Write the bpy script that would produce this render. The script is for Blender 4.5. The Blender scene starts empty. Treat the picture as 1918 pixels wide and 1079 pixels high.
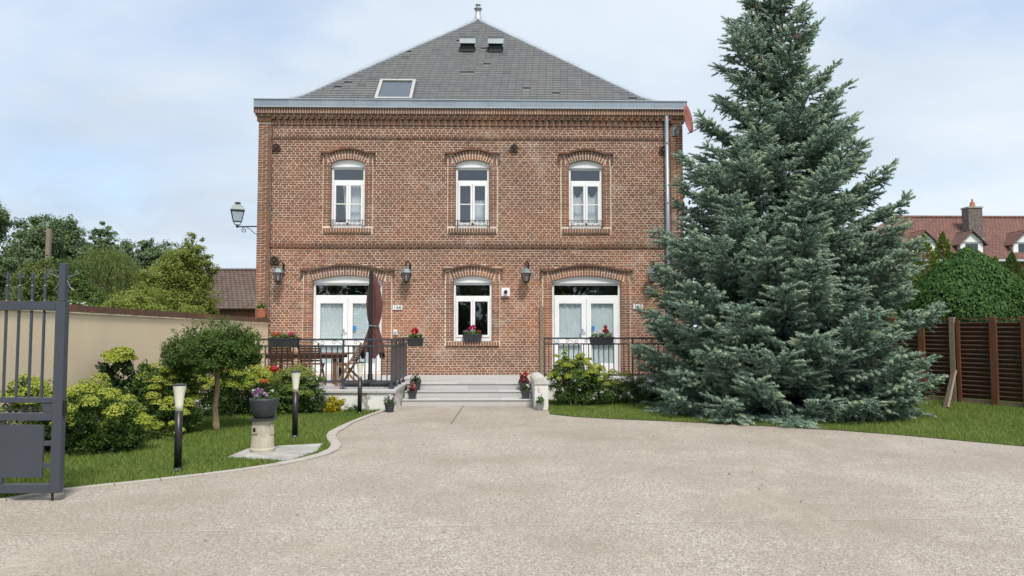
import bpy, math, random
import numpy as np
from mathutils import Vector, Matrix
PI = math.pi
random.seed(7)
rng = np.random.default_rng(11)
scene = bpy.context.scene
COL = scene.collection
R = math.radians

# ------------------------------------------------------------------ camera
cam_data = bpy.data.cameras.new('camera'); cam = bpy.data.objects.new('camera', cam_data); COL.objects.link(cam)
cam_data.sensor_width = 36.0; cam_data.lens = 26.0; cam_data.clip_start = 0.05; cam_data.clip_end = 3000
cam.location = (0, 0, 1.5); cam.rotation_euler = (R(90 + 3.16), 0, R(-1.16))
scene.camera = cam

# ------------------------------------------------------------------ light
SUN_EL, SUN_AZ = R(56), R(164)          # azimuth clockwise from +Y: high, behind the camera and slightly to its right
world = bpy.data.worlds.new('World'); scene.world = world; world.use_nodes = True
nt = world.node_tree; nt.nodes.clear(); N = nt.nodes.new; L = nt.links.new
out = N('ShaderNodeOutputWorld')
sky = N('ShaderNodeTexSky'); sky.sky_type = 'NISHITA'; sky.sun_disc = False
sky.sun_elevation = SUN_EL; sky.sun_rotation = SUN_AZ; sky.air_density = 1.0; sky.dust_density = 1.5; sky.ozone_density = 1.5
bg_blue = N('ShaderNodeBackground'); bg_blue.inputs['Strength'].default_value = 0.15
L(sky.outputs[0], bg_blue.inputs['Color'])
tc = N('ShaderNodeTexCoord'); sep = N('ShaderNodeSeparateXYZ'); L(tc.outputs['Generated'], sep.inputs[0])
ad = N('ShaderNodeMath'); ad.operation = 'ADD'; ad.inputs[1].default_value = 0.22; L(sep.outputs[2], ad.inputs[0])
mx = N('ShaderNodeMath'); mx.operation = 'MAXIMUM'; mx.inputs[1].default_value = 0.06; L(ad.outputs[0], mx.inputs[0])
dx = N('ShaderNodeMath'); dx.operation = 'DIVIDE'; L(sep.outputs[0], dx.inputs[0]); L(mx.outputs[0], dx.inputs[1])
dy = N('ShaderNodeMath'); dy.operation = 'DIVIDE'; L(sep.outputs[1], dy.inputs[0]); L(mx.outputs[0], dy.inputs[1])
cb = N('ShaderNodeCombineXYZ'); L(dx.outputs[0], cb.inputs[0]); L(dy.outputs[0], cb.inputs[1]); cb.inputs[2].default_value = 14.6
n1 = N('ShaderNodeTexNoise'); n1.inputs['Scale'].default_value = 1.05; n1.inputs['Detail'].default_value = 9; n1.inputs['Roughness'].default_value = 0.52; n1.inputs['Distortion'].default_value = 0.4
L(cb.outputs[0], n1.inputs['Vector'])
cover = N('ShaderNodeValToRGB'); cover.color_ramp.elements[0].position = 0.36; cover.color_ramp.elements[0].color = (.55,.55,.55,1)
cover.color_ramp.elements[1].position = 0.52; cover.color_ramp.elements[1].color = (1,1,1,1)
L(n1.outputs['Fac'], cover.inputs[0])
n2 = N('ShaderNodeTexNoise'); n2.inputs['Scale'].default_value = 0.8; n2.inputs['Detail'].default_value = 8; n2.inputs['Roughness'].default_value = 0.5
cb2 = N('ShaderNodeVectorMath'); cb2.operation = 'ADD'; cb2.inputs[1].default_value = (3.1, 7.7, 1.9); L(cb.outputs[0], cb2.inputs[0]); L(cb2.outputs[0], n2.inputs['Vector'])
ccol = N('ShaderNodeValToRGB')
ccol.color_ramp.elements[0].position = 0.30; ccol.color_ramp.elements[0].color = (.47, .56, .67, 1)
ccol.color_ramp.elements[1].position = 0.66; ccol.color_ramp.elements[1].color = (.76, .83, .90, 1)
L(n2.outputs['Fac'], ccol.inputs[0])
bg_cloud = N('ShaderNodeBackground'); bg_cloud.inputs['Strength'].default_value = 0.78; L(ccol.outputs[0], bg_cloud.inputs['Color'])
mixw = N('ShaderNodeMixShader'); L(cover.outputs[0], mixw.inputs[0]); L(bg_blue.outputs[0], mixw.inputs[1]); L(bg_cloud.outputs[0], mixw.inputs[2])
L(mixw.outputs[0], out.inputs['Surface'])
sun_d = bpy.data.lights.new('sun', 'SUN'); sun_d.energy = 2.5; sun_d.angle = R(12); sun_d.color = (1, .95, .88)
sun = bpy.data.objects.new('sun', sun_d); COL.objects.link(sun)
sdir = Vector((math.sin(SUN_AZ)*math.cos(SUN_EL), math.cos(SUN_AZ)*math.cos(SUN_EL), math.sin(SUN_EL)))
sun.rotation_euler = sdir.to_track_quat('Z', 'Y').to_euler(); sun.location = (0, -20, 40)
scene.view_settings.view_transform = 'Standard'; scene.view_settings.look = 'None'
scene.view_settings.exposure = 0.62; scene.view_settings.gamma = 1.0; scene.view_settings.use_curve_mapping = False

# ------------------------------------------------------------------ object helpers
WL = {}
def wl(o): return WL.get(o.name, Vector((0, 0, 0))) if o else Vector((0, 0, 0))
def tag(o, label=None, cat=None, group=None, kind=None):
    if label: o['label'] = label
    if cat: o['category'] = cat
    if group: o['group'] = group
    if kind: o['kind'] = kind
    return o
def thing(name, label, cat, loc=(0, 0, 0), group=None, kind=None):
    o = bpy.data.objects.new(name, None); o.empty_display_size = 0.1; COL.objects.link(o); o.location = loc
    WL[o.name] = Vector(loc)
    return tag(o, label, cat, group, kind)
def link_mesh(name, me, mat, parent=None):
    if mat is not None and not me.materials: me.materials.append(mat)
    o = bpy.data.objects.new(name, me); COL.objects.link(o)
    if parent is not None: o.parent = parent
    return o
def put(name, me, parent, loc, rot=None, sc=None):     # a piece sharing mesh data, loc in world
    o = bpy.data.objects.new(name, me); COL.objects.link(o); o.parent = parent
    o.location = Vector(loc) - wl(parent)
    if rot is not None: o.rotation_euler = rot
    if sc is not None: o.scale = sc
    return o
def copy_tree(o, parent=None):
    c = o.copy(); COL.objects.link(c); c.parent = parent
    for ch in list(o.children): copy_tree(ch, c)
    return c

class MB:
    def __init__(s): s.v = []; s.f = []
    def quad(s, a, b, c, d): n = len(s.v); s.v += [tuple(a), tuple(b), tuple(c), tuple(d)]; s.f.append((n, n+1, n+2, n+3)); return s
    def tri(s, a, b, c): n = len(s.v); s.v += [tuple(a), tuple(b), tuple(c)]; s.f.append((n, n+1, n+2)); return s
    def box(s, x0, x1, y0, y1, z0, z1, skip=''):
        n = len(s.v)
        s.v += [(x0,y0,z0),(x1,y0,z0),(x1,y1,z0),(x0,y1,z0),(x0,y0,z1),(x1,y0,z1),(x1,y1,z1),(x0,y1,z1)]
        F = {'b':(0,3,2,1),'t':(4,5,6,7),'f':(0,1,5,4),'k':(2,3,7,6),'l':(3,0,4,7),'r':(1,2,6,5)}
        for k, f in F.items():
            if k not in skip: s.f.append(tuple(n+i for i in f))
        return s
    def obox(s, c, ax, ay, az):            # oriented box: centre and three half-axis vectors
        c, ax, ay, az = Vector(c), Vector(ax), Vector(ay), Vector(az); n = len(s.v)
        for k in (-1, 1):
            for i, j in ((-1,-1),(1,-1),(1,1),(-1,1)): s.v.append(tuple(c + ax*i + ay*j + az*k))
        for f in ((0,3,2,1),(4,5,6,7),(0,1,5,4),(2,3,7,6),(3,0,4,7),(1,2,6,5)): s.f.append(tuple(n+i for i in f))
        return s
    def bar(s, a, b, w, h, up=(0, 0, 1)):   # rectangular bar a->b
        a, b = Vector(a), Vector(b); d = (b-a); l = d.length; d = d/l
        u = Vector(up); sd = d.cross(u)
        if sd.length < 1e-4: sd = d.cross(Vector((0, 1, 0)))
        sd.normalize(); u = sd.cross(d)
        return s.obox((a+b)/2, d*(l/2), sd*(w/2), u*(h/2))
    def tube(s, pts, r, n=6, cap=True):
        pts = [Vector(p) for p in pts]; rs = r if isinstance(r, (list, tuple)) else [r]*len(pts)
        base = len(s.v); prev = None
        for i, p in enumerate(pts):
            d = (pts[min(i+1, len(pts)-1)] - pts[max(i-1, 0)])
            d = d.normalized() if d.length > 1e-9 else Vector((0, 0, 1))
            if prev is None:
                u = d.cross(Vector((0, 0, 1)))
                if u.length < 1e-3: u = d.cross(Vector((1, 0, 0)))
            else: u = prev - d*prev.dot(d)
            u.normalize(); prev = u; w = d.cross(u)
            for k in range(n):
                a = 2*PI*k/n; s.v.append(tuple(p + (u*math.cos(a) + w*math.sin(a))*rs[i]))
        for i in range(len(pts)-1):
            for k in range(n):
                s.f.append((base+i*n+k, base+i*n+(k+1) % n, base+(i+1)*n+(k+1) % n, base+(i+1)*n+k))
        if cap:
            s.f.append(tuple(base+k for k in reversed(range(n)))); s.f.append(tuple(base+(len(pts)-1)*n+k for k in range(n)))
        return s
    def lathe(s, c, prof, n=20, rot=0.0):   # prof: (r, z) from bottom to top
        cx, cy, cz = c; base = len(s.v)
        for r, z in prof:
            for k in range(n):
                a = rot + 2*PI*k/n; s.v.append((cx+r*math.cos(a), cy+r*math.sin(a), cz+z))
        for i in range(len(prof)-1):
            for k in range(n): s.f.append((base+i*n+k, base+i*n+(k+1) % n, base+(i+1)*n+(k+1) % n, base+(i+1)*n+k))
        s.f.append(tuple(base+k for k in reversed(range(n)))); s.f.append(tuple(base+(len(prof)-1)*n+k for k in range(n)))
        return s
    def prism(s, poly, y0, y1):             # poly in (x,z), extruded along y
        n = len(poly); b = len(s.v)
        s.v += [(x, y0, z) for x, z in poly] + [(x, y1, z) for x, z in poly]
        s.f.append(tuple(b+i for i in range(n))); s.f.append(tuple(b+n+i for i in reversed(range(n))))
        for i in range(n): j = (i+1) % n; s.f.append((b+i, b+n+i, b+n+j, b+j))
        return s
    def slab(s, poly, z0, z1):              # poly in (x,y), extruded along z
        n = len(poly); b = len(s.v)
        s.v += [(x, y, z0) for x, y in poly] + [(x, y, z1) for x, y in poly]
        s.f.append(tuple(b+i for i in reversed(range(n)))); s.f.append(tuple(b+n+i for i in range(n)))
        for i in range(n): j = (i+1) % n; s.f.append((b+i, b+j, b+n+j, b+n+i))
        return s
    def build(s, name, mat, parent=None, smooth=False, local=False, kind=None, bevel=0):
        me = bpy.data.meshes.new(name)
        vs = s.v
        if parent is not None and not local:
            o = parent; off = Vector((0, 0, 0))
            while o is not None: off = off + o.location; o = o.parent
            vs = [(x-off.x, y-off.y, z-off.z) for x, y, z in vs]
        me.from_pydata(vs, [], s.f); me.update()
        if smooth: me.polygons.foreach_set('use_smooth', [True]*len(me.polygons))
        o = link_mesh(name, me, mat, parent)
        if kind: o['kind'] = kind
        if bevel:
            m = o.modifiers.new('bevel', 'BEVEL'); m.width = bevel; m.segments = 2; m.limit_method = 'ANGLE'
        return o
def spiral(cx, cz, r0, a0, turns, y, n=14, sgn=1):
    return [(cx + r0*(1-.8*t)*math.cos(a0+sgn*turns*2*PI*t), y, cz + r0*(1-.8*t)*math.sin(a0+sgn*turns*2*PI*t)) for t in [i/n for i in range(n+1)]]

# numpy meshes (leaves, needles, blades)
def np_mesh(name, V, F, mat, parent=None, tint=None, smooth=False):
    """V (n,3) world, F (m,3) triangles, tint per vertex"""
    if parent is not None:
        off = Vector((0, 0, 0)); o = parent
        while o is not None: off = off + o.location; o = o.parent
        V = V - np.array(off)
    me = bpy.data.meshes.new(name); me.vertices.add(len(V)); me.vertices.foreach_set('co', V.astype(np.float32).ravel())
    me.loops.add(F.size); me.loops.foreach_set('vertex_index', F.astype(np.int32).ravel())
    me.polygons.add(len(F)); me.polygons.foreach_set('loop_start', np.arange(0, F.size, 3, dtype=np.int32))
    if smooth: me.polygons.foreach_set('use_smooth', np.ones(len(F), bool))
    if tint is not None:
        a = me.attributes.new('tint', 'FLOAT', 'POINT'); a.data.foreach_set('value', tint.astype(np.float32))
    me.update(calc_edges=True)
    return link_mesh(name, me, mat, parent)
def unit(a): return a/np.maximum(np.linalg.norm(a, axis=1, keepdims=True), 1e-9)
def leaves(name, C, Nn, size, mat, parent=None, tint=None, aspect=0.55, axis=None, fold=0.18):
    n = len(C); Nn = unit(Nn)
    A = rng.normal(size=(n, 3)) if axis is None else axis + rng.normal(size=(n, 3))*0.25
    A = unit(A - Nn*np.sum(A*Nn, 1, keepdims=True)); B = np.cross(Nn, A)
    sz = np.broadcast_to(np.asarray(size, float), (n,))[:, None]*rng.uniform(.7, 1.3, (n, 1))
    V = np.empty((n, 4, 3)); h = sz*aspect*.5
    V[:, 0] = C - A*sz*.5; V[:, 1] = C + B*h + Nn*h*fold*2; V[:, 2] = C + A*sz*.5 - Nn*sz*.06; V[:, 3] = C - B*h + Nn*h*fold*2
    b = (np.arange(n)*4)[:, None]
    F = np.concatenate([b+np.array([[0, 1, 2]]), b+np.array([[0, 2, 3]])], 1).reshape(-1, 3)
    if tint is None: tint = rng.random(n)
    return np_mesh(name, V.reshape(-1, 3), F, mat, parent, np.repeat(tint, 4))
def sph(n): return unit(rng.normal(size=(n, 3)))
def clump_points(lobes, nsub, n, sub=.33, fill=.35):
    """leaf centres grouped in clumps over a set of ellipsoid lobes; returns centres and outward directions"""
    lobes = np.array(lobes, float); w = (lobes[:, 3]*lobes[:, 4] + lobes[:, 4]*lobes[:, 5] + lobes[:, 3]*lobes[:, 5]); w /= w.sum()
    li = rng.choice(len(lobes), nsub, p=w); d = sph(nsub)
    rad = 1 - fill*rng.random(nsub)**1.5
    cc = lobes[li, :3] + d*lobes[li, 3:6]*rad[:, None]
    rs = (lobes[li, 3:6].mean(1)*sub)*rng.uniform(.6, 1.35, nsub)
    ki = rng.integers(0, nsub, n); q = sph(n)*(rng.random((n, 1))**.6)*rng.choice([1.0, 1.0, 1.3], (n, 1))
    q[:, 2] *= .8
    C = cc[ki] + q*rs[ki][:, None]
    return C, unit(d[ki] + q*.9), rng.random(nsub)[ki]
def in_poly(P, poly):
    x, y = P[:, 0], P[:, 1]; ins = np.zeros(len(P), bool); n = len(poly)
    for i in range(n):
        x0, y0 = poly[i]; x1, y1 = poly[(i+1) % n]
        if y0 == y1: continue
        c = ((y0 > y) != (y1 > y)) & (x < (x1-x0)*(y-y0)/(y1-y0) + x0)
        ins ^= c
    return ins

# ------------------------------------------------------------------ materials
def new_mat(name):
    m = bpy.data.materials.new(name); m.use_nodes = True; nt = m.node_tree; nt.nodes.clear()
    o = nt.nodes.new('ShaderNodeOutputMaterial'); p = nt.nodes.new('ShaderNodeBsdfPrincipled'); nt.links.new(p.outputs[0], o.inputs[0])
    return m, nt, p, o
def rgba(c): return (c[0], c[1], c[2], 1)
def noise(nt, scale, detail=5, rough=.55, stretch=None, vec=None):
    if vec is None:
        g = nt.nodes.new('ShaderNodeNewGeometry'); vec = g.outputs['Position']
    if stretch:
        mp = nt.nodes.new('ShaderNodeMapping'); mp.inputs['Scale'].default_value = stretch; nt.links.new(vec, mp.inputs[0]); vec = mp.outputs[0]
    n = nt.nodes.new('ShaderNodeTexNoise'); n.inputs['Scale'].default_value = scale; n.inputs['Detail'].default_value = detail; n.inputs['Roughness'].default_value = rough
    nt.links.new(vec, n.inputs['Vector']); return n.outputs['Fac']
def ramp(nt, fac, stops):
    r = nt.nodes.new('ShaderNodeValToRGB'); e = r.color_ramp.elements
    while len(e) < len(stops): e.new(.5)
    for k, (p, c) in enumerate(stops): e[k].position = p; e[k].color = rgba(c) if not isinstance(c, (int, float)) else (c, c, c, 1)
    nt.links.new(fac, r.inputs[0]); return r.outputs[0]
def mixc(nt, fac, a, b, mode='MIX'):
    m = nt.nodes.new('ShaderNodeMix'); m.data_type = 'RGBA'; m.blend_type = mode
    for s, v in ((0, fac), (6, a), (7, b)):
        if isinstance(v, (int, float)): m.inputs[s].default_value = v
        elif isinstance(v, tuple): m.inputs[s].default_value = rgba(v)
        else: nt.links.new(v, m.inputs[s])
    return m.outputs[2]
def math_(nt, op, a, b=0.0):
    m = nt.nodes.new('ShaderNodeMath'); m.operation = op
    for i, v in enumerate((a, b)):
        if isinstance(v, (int, float)): m.inputs[i].default_value = v
        else: nt.links.new(v, m.inputs[i])
    return m.outputs[0]
def bump(nt, p, h, strength=.3, dist=.01):
    b = nt.nodes.new('ShaderNodeBump'); b.inputs['Strength'].default_value = strength; b.inputs['Distance'].default_value = dist
    nt.links.new(h, b.inputs['Height']); nt.links.new(b.outputs[0], p.inputs['Normal'])
def mat(name, c1, c2=None, rough=.6, scale=6, metal=0, bmp=0, bscale=60, stretch=None, spec=.5, lo=.35, hi=.65):
    m, nt, p, o = new_mat(name)
    p.inputs['Roughness'].default_value = rough; p.inputs['Metallic'].default_value = metal; p.inputs['Specular IOR Level'].default_value = spec
    if c2 is None: p.inputs['Base Color'].default_value = rgba(c1)
    else: nt.links.new(ramp(nt, noise(nt, scale, 6, .6, stretch), [(lo, c1), (hi, c2)]), p.inputs['Base Color'])
    if bmp: bump(nt, p, noise(nt, bscale, 4, .6, stretch), bmp, .006)
    return m
def leaf_mat(name, stops, trans=.3, rough=.5, spec=.35):
    m, nt, p, o = new_mat(name)
    a = nt.nodes.new('ShaderNodeAttribute'); a.attribute_name = 'tint'
    c = ramp(nt, a.outputs['Fac'], stops)
    nt.links.new(c, p.inputs['Base Color']); p.inputs['Roughness'].default_value = rough; p.inputs['Specular IOR Level'].default_value = spec
    t = nt.nodes.new('ShaderNodeBsdfTranslucent'); nt.links.new(mixc(nt, .5, c, (.16, .22, .03)), t.inputs['Color'])
    mx = nt.nodes.new('ShaderNodeMixShader'); mx.inputs[0].default_value = trans
    nt.links.new(p.outputs[0], mx.inputs[1]); nt.links.new(t.outputs[0], mx.inputs[2]); nt.links.new(mx.outputs[0], o.inputs[0])
    return m
def piece_random(nt):
    oi = nt.nodes.new('ShaderNodeObjectInfo'); g = nt.nodes.new('ShaderNodeNewGeometry')
    return math_(nt, 'FRACT', math_(nt, 'ADD', oi.outputs['Random'], g.outputs['Random Per Island'])), g

def brick_mat(name, stops, dirt=(.10, .075, .06), zgrad=True):
    m, nt, p, o = new_mat(name); r, g = piece_random(nt)
    c = ramp(nt, r, stops)
    c = mixc(nt, math_(nt, 'MULTIPLY', noise(nt, 45, 5, .7), .45), c, (.16, .10, .08))
    big = noise(nt, .55, 5, .6)
    f = ramp(nt, big, [(.40, 0.0), (.62, .75)])
    c = mixc(nt, f, c, (.15, .088, .060))
    c = mixc(nt, ramp(nt, noise(nt, .8, 5, .6, (.6, .6, 1.3)), [(.50, 0.0), (.64, .55)]), c, (.42, .165, .078))
    c = mixc(nt, ramp(nt, noise(nt, 2.6, 5, .65, (1, 1, .12)), [(.53, 0.0), (.72, .6)]), c, (.12, .078, .060))
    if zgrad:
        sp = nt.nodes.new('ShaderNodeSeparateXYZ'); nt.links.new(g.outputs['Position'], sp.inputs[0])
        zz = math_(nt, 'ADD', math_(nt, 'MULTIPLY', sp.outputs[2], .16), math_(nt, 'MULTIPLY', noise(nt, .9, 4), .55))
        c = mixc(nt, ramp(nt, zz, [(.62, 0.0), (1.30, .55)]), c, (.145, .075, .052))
        # pale lime bloom in patches
        bl = ramp(nt, noise(nt, 1.5, 8, .72), [(.55, 0.0), (.72, .5)])
        c = mixc(nt, bl, c, (.48, .42, .36))
    nt.links.new(c, p.inputs['Base Color']); p.inputs['Roughness'].default_value = .9; p.inputs['Specular IOR Level'].default_value = .2
    bump(nt, p, noise(nt, 120, 3, .7), .35, .004)
    return m
M = {}
BR = [(0, (.22, .088, .052)), (.2, (.33, .135, .074)), (.4, (.42, .175, .092)), (.55, (.28, .112, .070)), (.7, (.45, .205, .112)), (.84, (.18, .098, .072)), (.93, (.40, .115, .065)), (1, (.13, .088, .070))]
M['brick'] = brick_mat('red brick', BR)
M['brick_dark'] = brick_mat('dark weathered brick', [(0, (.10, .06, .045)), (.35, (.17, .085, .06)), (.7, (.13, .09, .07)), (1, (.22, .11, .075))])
M['brick_arch'] = brick_mat('arch brick', [(0, (.19, .10, .075)), (.5, (.29, .155, .115)), (1, (.16, .11, .09))], zgrad=False)
M['brick_coping'] = brick_mat('coping brick', [(0, (.13, .068, .05)), (.5, (.18, .09, .067)), (1, (.11, .068, .055))], zgrad=False)
M['mortar'] = mat('lime mortar', (.80, .66, .52), (.62, .50, .40), .95, 2.2, bmp=.3, bscale=90, spec=.1)
M['cream_mortar'] = mat('cream mortar', (.66, .60, .46), (.52, .47, .34), .95, 6, spec=.1)
def side_brick():
    m, nt, p, o = new_mat('side wall brick')
    g = nt.nodes.new('ShaderNodeNewGeometry'); sp = nt.nodes.new('ShaderNodeSeparateXYZ'); nt.links.new(g.outputs['Position'], sp.inputs[0])
    c3 = nt.nodes.new('ShaderNodeCombineXYZ'); nt.links.new(math_(nt, 'ADD', sp.outputs[0], sp.outputs[1]), c3.inputs[0]); nt.links.new(sp.outputs[2], c3.inputs[1])
    b = nt.nodes.new('ShaderNodeTexBrick'); b.inputs['Scale'].default_value = 1; b.inputs['Brick Width'].default_value = .2; b.inputs['Row Height'].default_value = .0588; b.inputs['Mortar Size'].default_value = .008
    b.inputs['Color1'].default_value = rgba((.30, .13, .085)); b.inputs['Color2'].default_value = rgba((.17, .09, .07)); b.inputs['Mortar'].default_value = rgba((.55, .45, .36))
    nt.links.new(c3.outputs[0], b.inputs['Vector']); nt.links.new(b.outputs['Color'], p.inputs['Base Color']); p.inputs['Roughness'].default_value = .9
    return m
M['side_brick'] = side_brick()
M['white_pvc'] = mat('white frame', (.86, .86, .85), (.80, .80, .79), .35, 3)
M['white_plain'] = mat('white plastic', (.82, .82, .80), None, .4)
M['zinc'] = mat('zinc sheet', (.36, .41, .45), (.29, .33, .37), .42, 1.6, metal=.55, stretch=(1, 1, .5))
M['zinc_light'] = mat('light zinc flashing', (.46, .50, .53), (.38, .42, .45), .45, 2, metal=.4)
M['iron'] = mat('dark slate grey iron', (.043, .050, .062), (.055, .062, .075), .42, 4)
M['gate_paint'] = mat('slate grey gate paint', (.048, .058, .075), (.055, .065, .083), .42, 1.5)
M['black_iron'] = mat('black iron', (.022, .022, .024), (.035, .033, .032), .5, 9)
M['rust_iron'] = mat('rusty iron anchor', (.045, .032, .026), (.085, .05, .035), .8, 30)
M['lamp_grey'] = mat('grey painted lantern', (.13, .165, .175), (.17, .20, .21), .45, 12)
M['bollard'] = mat('black bollard paint', (.012, .012, .013), None, .38)
M['diffuser'] = mat('milky diffuser', (.78, .77, .64), (.72, .71, .58), .35, 8)
M['planter'] = mat('anthracite planter', (.03, .033, .038), (.045, .048, .054), .55, 10, bmp=.2, bscale=80)
M['planter_grey'] = mat('grey pot', (.22, .225, .23), None, .6)
M['terracotta'] = mat('terracotta', (.48, .17, .08), (.40, .15, .075), .8, 9)
M['soil'] = mat('soil', (.03, .022, .016), (.05, .035, .025), .95, 20)
M['wood'] = mat('weathered teak', (.115, .052, .028), (.19, .09, .045), .6, 9, stretch=(1, 1, 6), bmp=.25, bscale=30)
M['wood_pale'] = mat('pale teak', (.34, .19, .09), (.24, .12, .055), .6, 9, bmp=.2)
M['grey_wood'] = mat('weathered grey wood', (.27, .20, .15), (.20, .15, .11), .8, 14, stretch=(3, 3, .6), bmp=.3)
M['fence_wood'] = mat('dark stained slat', (.048, .023, .016), (.078, .036, .023), .5, 5, stretch=(.6, .6, 8), bmp=.2)
M['fence_post'] = mat('stained fence post', (.105, .044, .022), (.155, .066, .032), .6, 5, stretch=(4, 4, .6), bmp=.25)
M['parasol'] = mat('maroon canvas', (.105, .038, .037), (.14, .05, .047), .85, 10, bmp=.2)
M['render_wall'] = mat('beige render', (.80, .665, .47), (.73, .60, .425), .92, 1.3, bmp=.25, bscale=150, spec=.15, stretch=(1, 1, .35))
M['dish'] = mat('brick red dish', (.30, .085, .06), (.34, .11, .08), .6, 3)
M['slate'] = None
M['curtain'] = mat('grey sheer curtain', (.70, .76, .78), (.78, .83, .84), .85, 3)
M['curtain_white'] = mat('white net curtain', (.72, .73, .74), (.66, .67, .68), .85, 4)
M['room'] = mat('room plaster', (.30, .29, .28), None, .9)
M['rubber'] = mat('black plastic', (.012, .012, .012), None, .5)
M['blue'] = mat('blue notice', (.04, .20, .55), None, .4)
M['ink'] = mat('dark green ink', (.015, .05, .03), None, .5)
M['aluminium'] = mat('grey aluminium', (.50, .49, .46), (.44, .43, .41), .5, 5, metal=.4)
M['bark'] = mat('bark', (.20, .15, .10), (.11, .08, .055), .9, 14, stretch=(3, 3, .7), bmp=.7, bscale=40)
M['bark_pale'] = mat('pale bark', (.34, .25, .13), (.22, .16, .10), .9, 12, stretch=(3, 3, .8), bmp=.6, bscale=40)
M['bark_dark'] = mat('dark bark', (.055, .042, .034), (.085, .065, .05), .95, 14, bmp=.6)
M['stone_pale'] = mat('pale cast stone', (.52, .47, .36), (.40, .36, .28), .9, 7, bmp=.5, bscale=60)
M['concrete'] = mat('worn concrete', (.42, .41, .38), (.27, .26, .245), .92, 5, bmp=.5, bscale=50)
M['kerb'] = mat('kerb concrete', (.44, .40, .35), (.36, .33, .29), .9, 8, bmp=.4, bscale=90)
M['pole'] = mat('pole concrete', (.30, .25, .19), (.22, .185, .145), .9, 6)
def glass():
    m, nt, p, o = new_mat('window glass'); nt.nodes.remove(p)
    t = nt.nodes.new('ShaderNodeBsdfTransparent'); t.inputs[0].default_value = (.93, .95, .95, 1)
    gl = nt.nodes.new('ShaderNodeBsdfGlossy'); gl.inputs['Roughness'].default_value = .015; gl.inputs['Color'].default_value = (.9, .94, 1, 1)
    lw = nt.nodes.new('ShaderNodeLayerWeight'); lw.inputs['Blend'].default_value = .5
    bump_n = noise(nt, 1.2, 2); b = nt.nodes.new('ShaderNodeBump'); b.inputs['Strength'].default_value = .04; b.inputs['Distance'].default_value = .05
    nt.links.new(bump_n, b.inputs['Height']); nt.links.new(b.outputs[0], gl.inputs['Normal'])
    mx = nt.nodes.new('ShaderNodeMixShader'); nt.links.new(math_(nt, 'ADD', math_(nt, 'MULTIPLY', math_(nt, 'POWER', lw.outputs['Facing'], 4.0), .7), .095), mx.inputs[0]); nt.links.new(t.outputs[0], mx.inputs[1]); nt.links.new(gl.outputs[0], mx.inputs[2])
    nt.links.new(mx.outputs[0], o.inputs[0]); return m
M['glass'] = glass()
def lamp_glass():
    m, nt, p, o = new_mat('frosted lamp glass'); nt.nodes.remove(p)
    t = nt.nodes.new('ShaderNodeBsdfTransparent'); t.inputs[0].default_value = (.9, .92, .92, 1)
    d = nt.nodes.new('ShaderNodeBsdfTranslucent'); d.inputs[0].default_value = (.85, .85, .86, 1)
    mx = nt.nodes.new('ShaderNodeMixShader'); mx.inputs[0].default_value = .3
    nt.links.new(t.outputs[0], mx.inputs[1]); nt.links.new(d.outputs[0], mx.inputs[2]); nt.links.new(mx.outputs[0], o.inputs[0]); return m
M['lamp_glass'] = lamp_glass()
def slate_mat():
    m, nt, p, o = new_mat('roof slate'); r, g = piece_random(nt)
    c = ramp(nt, r, [(0, (.105, .107, .11)), (.5, (.118, .119, .121)), (.95, (.132, .131, .13)), (1, (.07, .074, .078))])
    c = mixc(nt, ramp(nt, noise(nt, .8, 6, .65), [(.45, 0.0), (.75, .5)]), c, (.155, .15, .13))
    c = mixc(nt, ramp(nt, noise(nt, 9, 5, .7), [(.62, 0.0), (.74, .55)]), c, (.27, .27, .25))
    c = mixc(nt, ramp(nt, noise(nt, 14, 3, .6, (.6, 1, 1)), [(.70, 0.0), (.73, .8)]), c, (.03, .032, .03))
    nt.links.new(c, p.inputs['Base Color']); p.inputs['Roughness'].default_value = .62
    bump(nt, p, noise(nt, 70, 4), .3, .004); return m
M['slate'] = slate_mat()
def tile_mat(name, stops, moss):
    m, nt, p, o = new_mat(name); r, g = piece_random(nt)
    c = ramp(nt, r, stops)
    c = mixc(nt, ramp(nt, noise(nt, .35, 6, .65), [(.45, 0.0), (.7, .6)]), c, moss)
    nt.links.new(c, p.inputs['Base Color']); p.inputs['Roughness'].default_value = .85; return m
M['red_tile'] = tile_mat('red roof tile', [(0, (.145, .068, .052)), (.5, (.19, .092, .07)), (1, (.125, .07, .058))], (.12, .068, .058))
M['brown_tile'] = tile_mat('brown roof tile', [(0, (.085, .056, .045)), (.5, (.125, .083, .064)), (1, (.10, .07, .056))], (.13, .105, .085))
def plank_mat():
    m, nt, p, o = new_mat('grey plank tile'); r, g = piece_random(nt)
    c = ramp(nt, r, [(0, (.46, .45, .43)), (.5, (.52, .51, .495)), (1, (.41, .405, .395))])
    c = mixc(nt, ramp(nt, noise(nt, 6, 6, .65, (.5, 9, 9)), [(.45, 0.0), (.72, .45)]), c, (.33, .325, .32))
    nt.links.new(c, p.inputs['Base Color']); p.inputs['Roughness'].default_value = .55; return m
M['plank_tile'] = plank_mat()
def peel_mat():
    m, nt, p, o = new_mat('peeling white paint')
    n = noise(nt, 4.5, 8, .72, (1, 1, .6))
    c = ramp(nt, n, [(.0, (.70, .69, .64)), (.57, (.76, .75, .71)), (.60, (.33, .31, .27)), (.75, (.24, .23, .20))])
    c = mixc(nt, ramp(nt, noise(nt, 2, 5), [(.4, 0.0), (.75, .35)]), c, (.42, .40, .34))
    nt.links.new(c, p.inputs['Base Color']); p.inputs['Roughness'].default_value = .85; bump(nt, p, n, .5, .01); return m
M['peel'] = peel_mat()
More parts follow.
